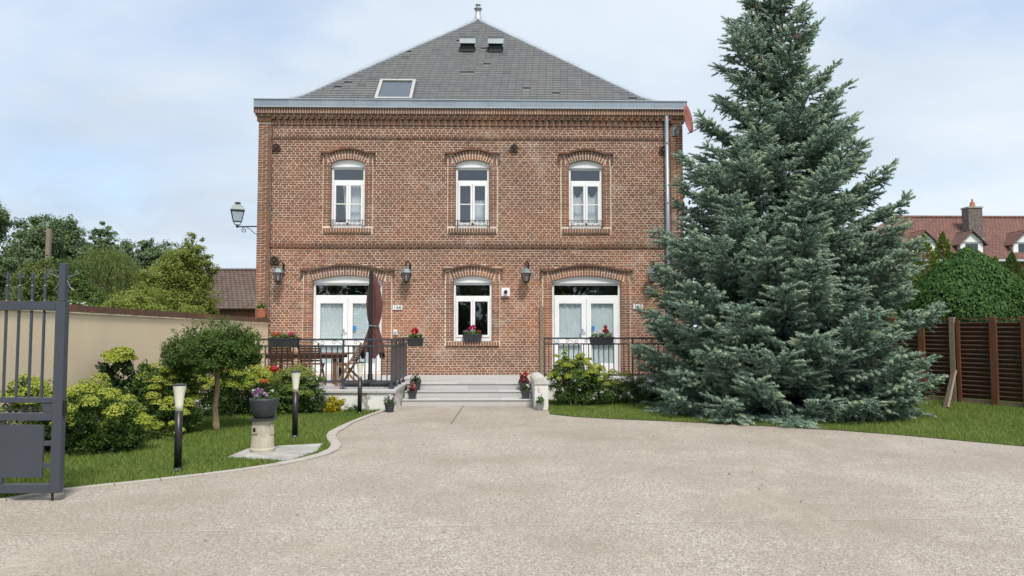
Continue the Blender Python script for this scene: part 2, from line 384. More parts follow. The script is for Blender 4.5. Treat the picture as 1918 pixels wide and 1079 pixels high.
def drive_mat():
    m, nt, p, o = new_mat('exposed aggregate concrete')
    g = nt.nodes.new('ShaderNodeNewGeometry')
    def vor(scale):
        v = nt.nodes.new('ShaderNodeTexVoronoi'); v.inputs['Scale'].default_value = scale; nt.links.new(g.outputs['Position'], v.inputs['Vector'])
        s = nt.nodes.new('ShaderNodeSeparateColor'); nt.links.new(v.outputs['Color'], s.inputs[0]); return s.outputs[0], v.outputs['Distance']
    r1, d1 = vor(108); r2, d2 = vor(56)
    c = ramp(nt, r1, [(0, (.10, .084, .066)), (.2, (.25, .217, .18)), (.5, (.392, .35, .297)), (.75, (.51, .465, .405)), (1, (.76, .715, .645))])
    c2 = ramp(nt, r2, [(0, (.20, .165, .13)), (.5, (.385, .33, .27)), (1, (.58, .52, .445))])
    c = mixc(nt, .30, c, c2)
    c = mixc(nt, ramp(nt, noise(nt, .55, 7, .68), [(.38, 0.0), (.66, .7)]), c, (.26, .218, .172))
    c = mixc(nt, ramp(nt, noise(nt, 1.4, 7, .7, (1, .5, 1)), [(.52, 0.0), (.72, .45)]), c, (.52, .475, .395))
    c = mixc(nt, ramp(nt, noise(nt, .28, 5, .6, (.4, 1.6, 1)), [(.45, 0.0), (.68, .35)]), c, (.29, .24, .19))
    c = mixc(nt, ramp(nt, noise(nt, 16, 4, .6), [(.35, .35), (.6, 0.0)]), c, (.30, .25, .20))
    nt.links.new(c, p.inputs['Base Color']); p.inputs['Roughness'].default_value = .88; p.inputs['Specular IOR Level'].default_value = .25
    bump(nt, p, d1, .6, .006); return m
M['drive'] = drive_mat()
M['lawn_base'] = mat('lawn soil and thatch', (.07, .095, .024), (.11, .14, .04), .95, 4, spec=.1)
M['field'] = mat('field grass', (.06, .09, .025), (.09, .12, .035), .95, .3, spec=.1)
def grass_mat():
    m, nt, p, o = new_mat('grass blades')
    a = nt.nodes.new('ShaderNodeAttribute'); a.attribute_name = 'tint'
    c = ramp(nt, a.outputs['Fac'], [(0, (.09, .15, .025)), (.5, (.155, .235, .042)), (.85, (.225, .30, .065)), (1, (.32, .32, .13))])
    c = mixc(nt, ramp(nt, noise(nt, 1.1, 6, .65), [(.4, 0.0), (.7, .6)]), c, (.24, .285, .075))
    nt.links.new(c, p.inputs['Base Color']); p.inputs['Roughness'].default_value = .6; p.inputs['Specular IOR Level'].default_value = .25
    t = nt.nodes.new('ShaderNodeBsdfTranslucent'); nt.links.new(c, t.inputs[0]); mx = nt.nodes.new('ShaderNodeMixShader'); mx.inputs[0].default_value = .3
    nt.links.new(p.outputs[0], mx.inputs[1]); nt.links.new(t.outputs[0], mx.inputs[2]); nt.links.new(mx.outputs[0], o.inputs[0]); return m
M['grass'] = grass_mat()
M['lf_dark'] = leaf_mat('dark leaf', [(0, (.022, .050, .018)), (.6, (.045, .085, .028)), (1, (.075, .12, .04))])
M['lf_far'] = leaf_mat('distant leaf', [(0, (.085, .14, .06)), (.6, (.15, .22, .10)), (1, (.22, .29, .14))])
M['lf_mid'] = leaf_mat('mid green leaf', [(0, (.06, .105, .02)), (.6, (.10, .16, .032)), (1, (.15, .22, .05))])
M['lf_lime'] = leaf_mat('lime leaf', [(0, (.16, .205, .035)), (.6, (.29, .34, .07)), (1, (.42, .46, .13))], .48)
M['lf_willow'] = leaf_mat('willow leaf', [(0, (.11, .155, .04)), (.6, (.18, .23, .065)), (1, (.30, .34, .13))], .45)
M['lf_euph'] = leaf_mat('euphorbia bract', [(0, (.22, .28, .03)), (.5, (.37, .43, .05)), (1, (.50, .53, .10))], .35)
M['lf_deep'] = leaf_mat('deep green leaf', [(0, (.034, .072, .02)), (.5, (.064, .125, .03)), (1, (.12, .19, .045))], .25, .55, .22)
M['lf_ball'] = leaf_mat('glossy small leaf', [(0, (.032, .066, .014)), (.5, (.065, .12, .024)), (.9, (.115, .175, .04)), (1, (.19, .14, .05))], .28, .6, .18)
M['lf_beech'] = leaf_mat('beech leaf', [(0, (.018, .060, .012)), (.55, (.035, .095, .018)), (1, (.09, .18, .035))], .25, .55, .2)
M['lf_thuja'] = leaf_mat('thuja spray', [(0, (.08, .125, .018)), (.6, (.15, .21, .032)), (1, (.23, .28, .055))], .25, .6)
M['lf_yellow'] = leaf_mat('golden blade', [(0, (.40, .33, .02)), (.6, (.55, .46, .03)), (1, (.62, .56, .08))], .35)
M['lf_silver'] = leaf_mat('silver leaf', [(0, (.16, .18, .14)), (1, (.34, .36, .30))], .2)
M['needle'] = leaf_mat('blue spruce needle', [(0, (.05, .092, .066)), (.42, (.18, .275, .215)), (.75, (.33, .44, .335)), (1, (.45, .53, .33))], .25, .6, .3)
M['cone'] = mat('spruce cone', (.14, .085, .055), (.20, .125, .085), .85, 30)
M['fl_red'] = leaf_mat('red petal', [(0, (.42, .008, .02)), (1, (.68, .03, .05))], .3)
M['fl_orange'] = leaf_mat('orange petal', [(0, (.55, .09, .03)), (1, (.75, .20, .06))], .3)
M['fl_magenta'] = leaf_mat('magenta petal', [(0, (.45, .01, .10)), (1, (.72, .05, .20))], .3)
M['fl_violet'] = leaf_mat('violet petal', [(0, (.10, .03, .12)), (.6, (.34, .14, .34)), (1, (.75, .62, .74))], .3)
M['fl_white'] = leaf_mat('white petal', [(0, (.60, .60, .56)), (1, (.80, .80, .77))], .3)
M['fl_dark'] = leaf_mat('dark red leaf', [(0, (.07, .012, .014)), (1, (.22, .04, .04))], .25)
M['fl_pink'] = leaf_mat('pink petal', [(0, (.45, .12, .11)), (1, (.66, .36, .32))], .3)
# ------------------------------------------------------------------ ground, drive, lawns
F = 18.15                                   # distance of the facade plane
XL, XR = -5.88, 4.62                        # facade corners
ZF = 0.38                                   # terrace floor
ground = MB(); n = 64
ground.v = [(900*math.cos(2*PI*k/n), 60+900*math.sin(2*PI*k/n), 0) for k in range(n)]; ground.f = [tuple(range(n))]
tag(ground.build('ground', M['field']), 'flat grassy ground around the house and beyond the garden', kind='structure')
KERB = [(-4.75, 6.35), (-4.31, 6.66), (-4.02, 7.02), (-3.68, 7.27), (-3.34, 7.49), (-3.02, 7.72), (-2.72, 7.98), (-2.46, 8.28), (-2.26, 8.60), (-2.13, 8.92), (-2.08, 9.25), (-2.12, 9.58), (-2.24, 9.95), (-2.36, 10.35), (-2.42, 10.8), (-2.40, 11.4), (-2.33, 12.1), (-2.24, 12.8), (-2.10, 13.62)]
def wallx(y): return -5.55 - (18.1-y)*0.0875
LLAWN = [(wallx(5.2), 5.2), (-5.9, 5.7)] + KERB + [(-2.1, 13.66), (wallx(13.66), 13.66)]
RCURVE = [(0.93, 13.05), (1.2, 12.75), (1.52, 12.53), (2.1, 12.26), (2.76, 12.01), (3.3, 11.76), (3.89, 11.50), (4.5, 11.2), (5.05, 10.88), (5.72, 10.35), (6.68, 9.40), (8.0, 8.0), (10.5, 5.6), (14, 3.0)]
RLAWN = RCURVE + [(24, 3.0), (24, 17), (0.95, 17), (0.95, 13.6)]
dr = MB(); dr.quad((-14, -9, .004), (22, -9, .004), (22, 15.6, .004), (-14, 15.6, .004))
drive = tag(dr.build('driveway', M['drive']), 'wide driveway of beige exposed aggregate concrete', kind='structure')
M['joint'] = mat('joint filler', (.16, .13, .10), None, .95); M['line'] = mat('pale scratch', (.68, .64, .57), (.44, .39, .32), .9, 9)
j = MB(); j.quad((-.735, 11.75, .008), (-.715, 11.75, .008), (-.64, 14.49, .008), (-.66, 14.49, .008)); j.build('expansion_joint', M['joint'], drive)
j = MB()
for a, b in (((-3.6, 5.52), (-1.9, 5.62)), ((-1.4, 5.65), (.6, 5.74)), ((.9, 5.75), (2.1, 5.80)), ((2.6, 5.82), (4.1, 5.86))):
    j.quad((a[0], a[1], .0075), (b[0], b[1], .0075), (b[0], b[1]+.007, .0075), (a[0], a[1]+.006, .0075))
j.build('pale_line', M['line'], drive)
# tiny leaves and grit on the drive
def ground_poly(name, poly, z, m, label):
    b = MB(); b.v = [(x, y, z) for x, y in poly]; b.f = [tuple(range(len(poly)))]
    return tag(b.build(name, m), label, kind='structure')
ground_poly('lawn', LLAWN, .012, M['lawn_base'], 'small lawn with a curved edge beside the beige garden wall')
ground_poly('lawn', RLAWN, .012, M['lawn_base'], 'lawn around the big spruce and along the brown fence')
def blades(name, poly, dens, label, yfar=99, hide=None):
    P = np.array(poly); x0, y0 = P.min(0); x1, y1 = P.max(0); x1 = min(x1, 13); y1 = min(y1, yfar)
    n = int((x1-x0)*(y1-y0)*dens); Q = np.stack([rng.uniform(x0, x1, n), rng.uniform(y0, y1, n)], 1)
    Q = Q[in_poly(Q, poly)]
    if hide is not None: Q = Q[~hide(Q)]
    n = len(Q); a = rng.uniform(0, 2*PI, n); h = rng.uniform(.022, .06, n)
    patch = np.sin(Q[:, 0]*2.1+1)*np.cos(Q[:, 1]*1.7) + np.sin(Q[:, 0]*5.3)*np.sin(Q[:, 1]*4.1)*.5
    h *= 1 + .25*patch; w = rng.uniform(.006, .011, n); ln = rng.uniform(.2, .9, n)*h; az = rng.uniform(0, 2*PI, n)
    V = np.empty((n, 3, 3)); dxy = np.stack([np.cos(a), np.sin(a)], 1)*w[:, None]*.5
    V[:, 0, :2] = Q-dxy; V[:, 1, :2] = Q+dxy; V[:, 2, :2] = Q + np.stack([np.cos(az), np.sin(az)], 1)*ln[:, None]
    V[:, 0, 2] = V[:, 1, 2] = .010; V[:, 2, 2] = .012 + h
    Ft = np.arange(3*n).reshape(n, 3)
    t = np.clip(rng.random(n)*.75 + .18*(patch+.6), 0, 1)
    return tag(np_mesh(name, V.reshape(-1, 3), Ft, M['grass'], None, np.repeat(t, 3)), label, kind='stuff')
PAD = [(-3.10, 8.69), (-3.06, 9.36), (-2.24, 9.66), (-2.17, 9.06), (-2.34, 8.42)]
blades('grass', LLAWN, 3600, 'short green grass on the lawn beside the beige wall', hide=lambda Q: in_poly(Q, PAD))
blades('grass', RLAWN, 1900, 'short green grass around the spruce and along the fence', yfar=16)
# kerb of separate stones along the left lawn
kerb = thing('kerb', 'pale curved kerb edging the small lawn beside the driveway', 'kerb', (-2.2, 10, 0), kind='structure')
kp = []
for i in range(len(KERB)-1):
    for k in range(2): kp.append(Vector(KERB[i]).lerp(Vector(KERB[i+1]), k/2))
kp.append(Vector(KERB[-1]))
for i in range(0, len(kp)-2, 2):
    seg = kp[i:i+3]; o1 = []; o2 = []
    for k, p in enumerate(seg):
        g = i+k; d = (kp[min(g+1, len(kp)-1)] - kp[max(g-1, 0)]).normalized(); nn = Vector((d.y, -d.x))
        wd = .13 if 14 <= g <= 30 else .085
        sh = d*.004*(1 if k == 0 else -1 if k == 2 else 0)
        o1.append(p+sh); o2.append(p+sh+nn*wd)
    poly = [(v.x, v.y) for v in o2] + [(v.x, v.y) for v in reversed(o1)]
    b = MB(); b.slab(poly, .002, .026+random.uniform(-.002, .002)); b.build('kerb_stone', M['kerb'], kerb)
b = MB(); b.slab(PAD, .005, .03)
tag(b.build('concrete_pad', M['concrete']), 'worn grey concrete slab under the pedestal planter', 'slab')

# ------------------------------------------------------------------ house
house = thing('brick_house', 'two storey red brick house with white windows and a pointed slate roof', 'house', (-.63, F, 0))
def arc_top(cx, w, zs, zc):
    """height of a segmental arch over x"""
    h = zc-zs; r = (w*w/4+h*h)/(2*h); return r, zc-r
class Op: pass
OPS = []
for kind, cx, w, z0, zs, zc in (('upper', -3.68, .84, 3.97, 5.58, 5.69), ('upper', -.61, .84, 3.97, 5.58, 5.69), ('upper', 2.20, .84, 3.97, 5.58, 5.69),
                                ('lower', -.595, .95, 1.19, 2.71, 2.81), ('door', -3.66, 1.70, ZF+.02, 2.68, 2.81), ('door', 2.205, 1.70, ZF+.02, 2.68, 2.81)):
    o = Op(); o.kind, o.cx, o.w, o.z0, o.zs, o.zc = kind, cx, w, z0, zs, zc
    o.r, o.cz = arc_top(cx, w, zs, zc); o.x0, o.x1 = cx-w/2, cx+w/2; o.s = .185 if kind != 'door' else .22
    o.vh = .215                                         # height of the voussoirs
    o.R2 = o.r+o.vh                                     # extrados radius
    o.zh = o.zs+.235                                    # flat ends of the hood mould
    o.bot = o.z0-.105 if kind != 'door' else o.z0-.1
    OPS.append(o)
    o.top = (lambda o: lambda x: o.cz+math.sqrt(max(o.r**2-(x-o.cx)**2, 0)))(o)
def hood_z(o, x):
    R3 = o.R2+.012; v = R3**2-(x-o.cx)**2
    a = o.cz+math.sqrt(v) if v > 0 else -9
    return max(o.zh, a)
# backing wall of mortar with true openings
bx = sorted(set([XL, XR] + [o.x0-.004+(o.w+.008)*k/12 for o in OPS for k in range(13)]))
ZT = 6.94
mw = MB(); YB = F+.005
for xa, xb in zip(bx, bx[1:]):
    if xb-xa < 1e-5: continue
    mid = (xa+xb)/2
    hs = sorted([o for o in OPS if o.x0-.005 < mid < o.x1+.005], key=lambda o: o.z0)
    za = zb = -.02
    for o in hs:
        mw.quad((xa, YB, za), (xb, YB, zb), (xb, YB, o.z0-.004), (xa, YB, o.z0-.004))
        ta, tb = o.top(min(max(xa, o.x0), o.x1))+.004, o.top(min(max(xb, o.x0), o.x1))+.004
        mw.quad((xa, YB, ta), (xb, YB, tb), (xb, F+.3, tb), (xa, F+.3, ta))           # soffit
        mw.quad((xa, YB, o.z0-.004), (xb, YB, o.z0-.004), (xb, F+.3, o.z0-.004), (xa, F+.3, o.z0-.004))
        za, zb = ta, tb
    mw.quad((xa, YB, za), (xb, YB, zb), (xb, YB, ZT), (xa, YB, ZT))
for o in OPS:
    for x in (o.x0-.004, o.x1+.004): mw.quad((x, YB, o.z0-.004), (x, F+.3, o.z0-.004), (x, F+.3, o.zs+.004), (x, YB, o.zs+.004))
for xa, xb in ((XL, XL+.305), (XR-.305, XR)): mw.box(xa+.004, xb-.004, F-.032, F+.009, ZF-.4, 6.66, 'k')
mw.build('front_wall', M['mortar'], house)
sw = MB(); D2 = F+14
sw.quad((XL, F+.01, 0), (XL, D2, 0), (XL, D2, ZT), (XL, F+.01, ZT)); sw.quad((XR, F+.01, 0), (XR, D2, 0), (XR, D2, ZT), (XR, F+.01, ZT)); sw.quad((XL, D2, 0), (XR, D2, 0), (XR, D2, ZT), (XL, D2, ZT))
sw.build('side_wall', M['side_brick'], house)
rm = MB()                                   # rooms behind the openings
rm.quad((XL+.3, F+3.5, .3), (XR-.3, F+3.5, .3), (XR-.3, F+3.5, 6.6), (XL+.3, F+3.5, 6.6))
for z in (.36, 3.3, 6.6): rm.quad((XL+.05, F+.32, z), (XR-.05, F+.32, z), (XR-.05, F+4, z), (XL+.05, F+4, z))
for x in (-5.6, -2.2, 1.0, 4.3): rm.quad((x, F+.32, .3), (x, F+3.5, .3), (x, F+3.5, 6.6), (x, F+.32, 6.6))
rm.build('room_shell', M['room'], house)

# bricks ----------------------------------------------------------------------
PITCH = .0588; ST = .2; JT = .0165
BR_ALL = []                                 # (x0,x1,y0,z0,z1,material key)
def add_brick(xa, xb, za, zb, proud=0.0, m='brick', dep=.05):
    wv = .0035*math.sin(xa*1.1+za*.7)+.0022*math.sin(xa*2.9+za*5)+random.uniform(-.001, .001); za += wv; zb += wv
    BR_ALL.append((xa, xb, F-proud-random.uniform(0, .0035), F+dep, za, zb, m))
def blocked(z):
    res = [(XL, XL+.305), (XR-.305, XR)]
    for o in OPS:
        if o.bot <= z < hood_z(o, o.cx)+.055:
            ex = o.s+.007
            if z > o.zh+.06:
                R3 = o.R2+.065; v = R3**2-(z-o.cz)**2
                if v <= 0: continue
                e = math.sqrt(v); res.append((o.cx-e, o.cx+e))
            elif z > o.zh-.23: res.append((o.x0-ex-.055, o.x1+ex+.055))
            else: res.append((o.x0-ex, o.x1+ex))
    return sorted(res)
def fill_course(xa, xb, za, zb, header, off, proud=0.0, m='brick', dep=.05):
    p = ST/2 if header else ST
    k = math.floor((xa-off)/p)
    while True:
        a, b = off+k*p, off+(k+1)*p; k += 1
        if a >= xb: break
        a2, b2 = max(a, xa), min(b, xb)
        if b2-a2 < .034: continue
        jx = random.uniform(.0055, .0088)
        add_brick(a2+jx, b2-jx, za+JT/2+random.uniform(-.0015, .0015), zb-JT/2+random.uniform(-.0015, .0015), proud, m, dep)
ncourse = int((6.66-ZF)/PITCH)
for c in range(ncourse+1):
    za = ZF+c*PITCH; zb = za+PITCH; zm = (za+zb)/2
    if za > 6.53: break
    cur = XL
    prd, mm = 0.0, 'brick'
    if 6.20 <= zm < 6.26: prd, mm = .03, 'brick_dark'
    if 3.47 <= zm < 3.59: prd, mm = (.035 if zm < 3.53 else .02), 'brick_dark'
    for a, b in blocked(zm)+[(XR, XR)]:
        if a > cur+.01: fill_course(cur, a, za, zb, c % 2 == 0, XL+(.05 if c % 4 == 1 else .15 if c % 4 == 3 else 0), prd, mm)
        cur = max(cur, b)
    # corner pilasters
    for xa in (XL, XR-.305):
        cut = xa+(.105 if c % 2 else .205)
        add_brick(xa, cut-.007, za+JT/2, zb-JT/2, .037); add_brick(cut+.007, xa+.305, za+JT/2, zb-JT/2, .042)
for o in OPS:
    # jambs
    c = 0; z = ZF+math.ceil((o.z0-ZF)/PITCH-.01)*PITCH
    if o.kind == 'door': z = ZF
    while z+PITCH <= o.zs+.02:
        for sgn in (-1, 1):
            e = o.x0 if sgn < 0 else o.x1; outer = e+sgn*o.s
            if c % 2: parts = [(e, outer)]
            else: m_ = e+sgn*o.s*.5; parts = [(e, m_-sgn*.007), (m_+sgn*.007, outer-sgn*.006)]
            for a, b in parts: add_brick(min(a, b), max(a, b), z+JT/2, z+PITCH-JT/2, .001, 'brick', .14)
        z += PITCH; c += 1
    # spandrels under the hood
    while z+PITCH <= o.zh+.004:
        zm = z+PITCH/2; v = (o.R2+.008)**2-(zm-o.cz)**2; e = math.sqrt(max(v, 0)); e = min(e, (zm-o.cz)*math.tan(math.asin(o.w/2/o.r)+.012)+.012)
        for a, b in ((o.x0-o.s, o.cx-e), (o.cx+e, o.x1+o.s)):
            if b-a > .03: fill_course(a, b, z, z+PITCH, True, o.x0-o.s, .001)
        z += PITCH
vous = []                                   # arches, hood moulds and sills as real bricks
def wedge(mb, o, a0, a1, r0, r1, y0, y1):
    pts = [(o.cx+r*math.sin(a), o.cz+r*math.cos(a)) for a, r in ((a0, r0), (a1, r0), (a1, r1), (a0, r1))]
    mb.prism(pts, y0, y1)
for o in OPS:
    half = math.asin(o.w/2/o.r)+.012; nn = int(round(2*half*o.r/.066)); st = 2*half/nn
    for k in range(nn):
        a = -half+k*st; g = .0085/o.r
        if (k % 2) == 0:
            mb = MB(); wedge(mb, o, a+g, a+st-g, o.r, o.R2, F-.016-random.uniform(0, .003), F+.13); vous.append((mb, 'brick_arch'))
        else:
            m_ = o.r+o.vh*.5
            for r0, r1 in ((o.r, m_-.008), (m_+.008, o.R2)):
                mb = MB(); wedge(mb, o, a+g, a+st-g, r0, r1, F-.016-random.uniform(0, .003), F+.13); vous.append((mb, 'brick_arch'))
    mb = MB()
    for k in range(nn): wedge(mb, o, -half+k*st, -half+(k+1)*st, o.r+.002, o.R2-.001, F-.0125, F+.12)
    mb.build('arch_mortar', M['mortar'], house)
    # hood: flat ends, arc, flat ends, with drops
    e = math.sqrt(max((o.R2+.012)**2-(o.zh-o.cz)**2, .01))
    aa = math.asin(min(e/(o.R2+.012), 1)); nn = int(round(2*aa*o.R2/.1)); st = 2*aa/nn
    for k in range(nn):
        mb = MB(); wedge(mb, o, -aa+k*st+.003/o.r, -aa+(k+1)*st-.003/o.r, o.R2+.012, o.R2+.062, F-.075, F+.03); vous.append((mb, 'brick_dark'))
    for sgn in (-1, 1):
        xin = o.cx+sgn*e; xo = (o.x0-o.s-.075) if sgn < 0 else (o.x1+o.s+.075)
        n_ = max(1, int(round(abs(xo-xin)/.11)))
        for k in range(n_):
            a, b = sorted((xin+(xo-xin)*k/n_, xin+(xo-xin)*(k+1)/n_))
            mb = MB(); mb.box(a+.003, b-.003, F-.072, F+.03, o.zh+.004, o.zh+.054); vous.append((mb, 'brick_dark'))
        for k in range(3):
            a, b = sorted((xo, xo-sgn*.055)); zt = o.zh-k*PITCH
            mb = MB(); mb.box(a, b, F-(.045 if k < 2 else .06), F+.03, zt-PITCH+.006, zt-.002); vous.append((mb, 'brick_dark'))
    if o.kind != 'door':
        xa, xb = o.x0-o.s+.01, o.x1+o.s-.01; n_ = int(round((xb-xa)/.066)); mb = MB(); mb.box(xa+.004, xb-.004, F-.046, F+.09, o.z0-.097, o.z0-.005); mb.build('sill_mortar', M['mortar'], house)
        for k in range(n_):
            a = xa+(xb-xa)*k/n_; mb = MB(); mb.box(a+.008, a+(xb-xa)/n_-.008, F-.05-random.uniform(0, .006), F+.1, o.z0-.1, o.z0-.002); vous.append((mb, 'brick_dark' if o.kind == 'upper' else 'brick_arch'))
# cornice
cor = []
x = XL-.1
while x < XR+.1:
    mb = MB(); mb.box(x+.008, x+.0555, F-.155-random.uniform(0, .006), F+.02, 6.80, 6.925); cor.append((mb, 'brick_dark')); x += .0635
x = XL-.07
while x < XR+.05:
    mb = MB(); mb.box(x+.008, min(x+.150, XR+.07), F-.115-random.uniform(0, .005), F+.02, 6.735, 6.793); cor.append((mb, 'brick_dark')); x += .158
x = XL+.33; k = 0
while x < XR-.36:
    mb = MB(); mb.box(x, x+.085, F-.105, F+.02, 6.665, 6.727); cor.append((mb, 'brick_dark'))
    mb = MB(); mb.box(x+.03, x+.13, F-.045, F+.02, 6.595, 6.655); cor.append((mb, 'brick'))
    mb = MB(); mb.box(x+.034, x+.126, F-.042, F+.02, 6.535, 6.59); cor.append((mb, 'brick'))
    x += .158
for xa in (XL-.03, XR-.32):
    for z in (6.665, 6.605):
        mb = MB(); mb.box(xa, xa+.17, F-.085, F+.02, z, z+.052); mb.box(xa+.178, xa+.35, F-.085, F+.02, z, z+.052); cor.append((mb, 'brick_dark'))
cm = MB(); cm.box(XL-.09, XR+.09, F-.151, F+.05, 6.795, 6.93); cm.box(XL-.06, XR+.06, F-.11, F+.05, 6.73, 6.794); cm.build('cornice_bed', M['mortar'], house)
# the bricks that show largest are pieces of their own, the rest is one joined part per brick colour
camp = Vector((0, 0, 1.5))
def vis_key(b):
    cx, cz = (b[0]+b[1])/2, (b[4]+b[5])/2
    if cz < .42: return 1e9
    if cz < 1.35 and (cx < -1.85 or cx > .95): return 1e6
    return (Vector((cx, F, cz))-camp).length - (b[1]-b[0])*30
order = sorted(range(len(BR_ALL)), key=lambda i: vis_key(BR_ALL[i])); pick = set(order[:238])
ub = MB(); ub.box(-.5, .5, -.5, .5, -.5, .5, 'k'); unit_me = {}
for k in ('brick', 'brick_dark'):
    me = bpy.data.meshes.new('brick_'+k); me.from_pydata(ub.v, [], ub.f); me.materials.append(M[k]); unit_me[k] = me
rest = {}
for i, (xa, xb, y0, y1, za, zb, m) in enumerate(BR_ALL):
    if i in pick: put('brick', unit_me[m], house, ((xa+xb)/2, (y0+y1)/2, (za+zb)/2), (0, R(random.uniform(-.3, .3)), 0), (xb-xa, y1-y0, zb-za))
    else: rest.setdefault(m, MB()).box(xa, xb, y0, y1, za, zb, 'k')
for mb, m in cor+vous[60:]:
    t = rest.setdefault(m, MB()); b = len(t.v); t.v += mb.v; t.f += [tuple(b+i for i in f) for f in mb.f]
for mb, m in vous[:60]: mb.build('arch_brick', M[m], house)
for m, mb in rest.items(): mb.build('brick_courses', M[m], house, kind='stuff')
# cream pointing strips beside some openings
for x, z0, z1 in ((2.20+.62, 3.9, 5.55), (2.20-.62, 3.75, 5.5), (-.61+.625, 4.0, 5.5), (-3.66+1.09, .42, 2.6), (2.205-1.09, 1.0, 2.6)):
    b = MB(); wd = .013 if abs(x-2.2) < .7 else .009
    zz = z0; pts = []
    while zz < z1:
        zn = min(zz+random.uniform(.12, .3), z1); b.box(x-wd*random.uniform(.6, 1.3), x+wd*random.uniform(.6, 1.3), F-.008, F+.03, zz, zn, 'k'); zz = zn+.002
    b.build('mortar_strip', M['cream_mortar'], house)
# thin cable down the left pilaster
b = MB(); b.tube([(XL+.335, F-.03, ZF), (XL+.335, F-.03, 6.5)], .009, 6); b.build('wall_cable', M['rust_iron'], house)

# windows and doors ------------------------------------------------------------
YW = F+.09                                 # front of the frames
def rect_frame(mb, x0, x1, z0, z1, t, y0, y1, tb=None):
    tb = tb or t
    mb.box(x0, x1, y0, y1, z0, z0+tb); mb.box(x0, x1, y0, y1, z1-t, z1); mb.box(x0, x0+t, y0, y1, z0+tb, z1-t); mb.box(x1-t, x1, y0, y1, z0+tb, z1-t)
def pane(x0, x1, z0, z1, y, parent):
    b = MB(); b.box(x0, x1, y, y+.006, z0, z1); return b.build('pane', M['glass'], parent)
def make_opening(o):
    door = o.kind == 'door'
    root = MB(); x0, x1 = o.x0+.004, o.x1-.004
    ztr = o.zs-.10 if not door else o.zs-.08              # underside of the shutter box
    zb = o.z0
    f = root; f.box(x0, x0+.05, YW, YW+.07, zb, ztr); f.box(x1-.055, x1, YW, YW+.07, zb, ztr)
    f.box(x0+.055, x1-.055, YW, YW+.07, zb, zb+(.05 if door else .10)); 
    tz1 = ztr-.03; tz0 = tz1-(.27 if not door else .245)   # transom light
    f.box(x0+.055, x1-.055, YW, YW+.07, tz1, ztr); f.box(x0+.055, x1-.055, YW-.004, YW+.07, tz0-.085, tz0)
    w = f.build('french_door' if door else 'window', M['white_pvc'], house, bevel=.006)
    # shutter box, curved to the arch
    poly = [(x0, ztr+.004), (x1, ztr+.004)] + [(x, o.top(x)-.006) for x in [x1-(x1-x0)*k/10 for k in range(11)]]
    b = MB(); b.prism(poly, YW-.03, YW+.08); b.build('shutter_box', M['white_plain'], w)
    b = MB(); b.box(x0+.02, x1-.02, YW-.036, YW-.031, ztr+.012, ztr+.03); b.box(o.cx-.02, o.cx+.02, YW-.045, YW-.02, ztr-.004, ztr+.012); b.build('shutter_slat', M['zinc_light'], w)
    pane(x0+.057, x1-.057, tz0+.002, tz1-.002, YW+.03, w)
    zt = tz0-.087; xm = o.cx
    for sgn in (-1, 1):
        a, b_ = (x0+.057, xm-.003) if sgn < 0 else (xm+.003, x1-.057)
        s = MB(); t = .052 if not door else .115
        rect_frame(s, a, b_, zb+(.052 if door else .102), zt, t if door else .05, YW-.014, YW+.05, .20 if door else .055)
        sash = s.build('door_leaf' if door else 'sash', M['white_pvc'], w, bevel=.005)
        g0, g1 = a+(t if door else .05)+.002, b_-(t if door else .05)-.002
        lo, hi = zb+(.052+.20 if door else .157)+.002, zt-(.115 if door else .05)-.002
        if o.kind == 'upper':
            zm = lo+(hi-lo)*.5; bb = MB(); bb.box(g0, g1, YW-.010, YW+.03, zm-.011, zm+.011); bb.build('glazing_bar', M['white_pvc'], w)
            pane(g0, g1, lo, zm-.013, YW+.018, w); pane(g0, g1, zm+.013, hi, YW+.018, w)
        elif door:
            z1_, z2_ = zb+.70, zb+.86
            bb = MB(); bb.box(g0, g1, YW-.012, YW+.045, z1_, z2_); bb.build('mid_rail', M['white_pvc'], w)
            pane(g0, g1, lo, z1_-.002, YW+.018, w); pane(g0, g1, z2_+.002, hi, YW+.018, w)
        else: pane(g0, g1, lo, hi, YW+.018, w)
    if door:
        h = MB(); h.box(xm-.15, xm-.075, YW-.028, YW-.015, 1.42, 1.50); h.build('lock_plate', M['zinc_light'], w)
        h = MB(); h.box(xm-.135, xm-.02, YW-.05, YW-.036, 1.40, 1.415); h.box(xm-.035, xm-.02, YW-.05, YW-.014, 1.40, 1.415); h.build('handle', M['zinc_light'], w)
        h = MB(); h.box(xm+.125, xm+.205, YW+.008, YW+.012, 1.47, 1.57); h.build('blue_sticker', M['blue'], w)
    return w
for o in OPS: o.obj = make_opening(o)
# balconets of wrought iron under the upper windows
for o in OPS[:3]:
    b = MB(); x0, x1 = o.x0-.02, o.x1+.02; y = F-.02
    b.tube([(x0, y, o.z0+.20), (x1, y, o.z0+.20)], .009, 5); b.tube([(x0+.06, y, o.z0+.06), (x1-.06, y, o.z0+.06)], .006, 5)
    for x in (o.x0+.05, o.x1-.05): b.tube([(x, y, o.z0+.20), (x, y, o.z0+.02)], .008, 5); b.tube(spiral(x-.03 if x < o.cx else x+.03, o.z0+.045, .03, 0, 1.1, y, 10), .005, 4)
    for k in range(6):
        cx = o.x0+.11+k*(o.w-.22)/5; s = 1 if k % 2 else -1
        b.tube(spiral(cx, o.z0+.135, .052, PI/2*s, 1.3, y, 16, s), .0055, 4)
    b.lathe((o.cx, y, o.z0+.10), [(.0, -.03), (.03, 0), (.0, .05)], 8)
    b.build('balconet', M['black_iron'], house)
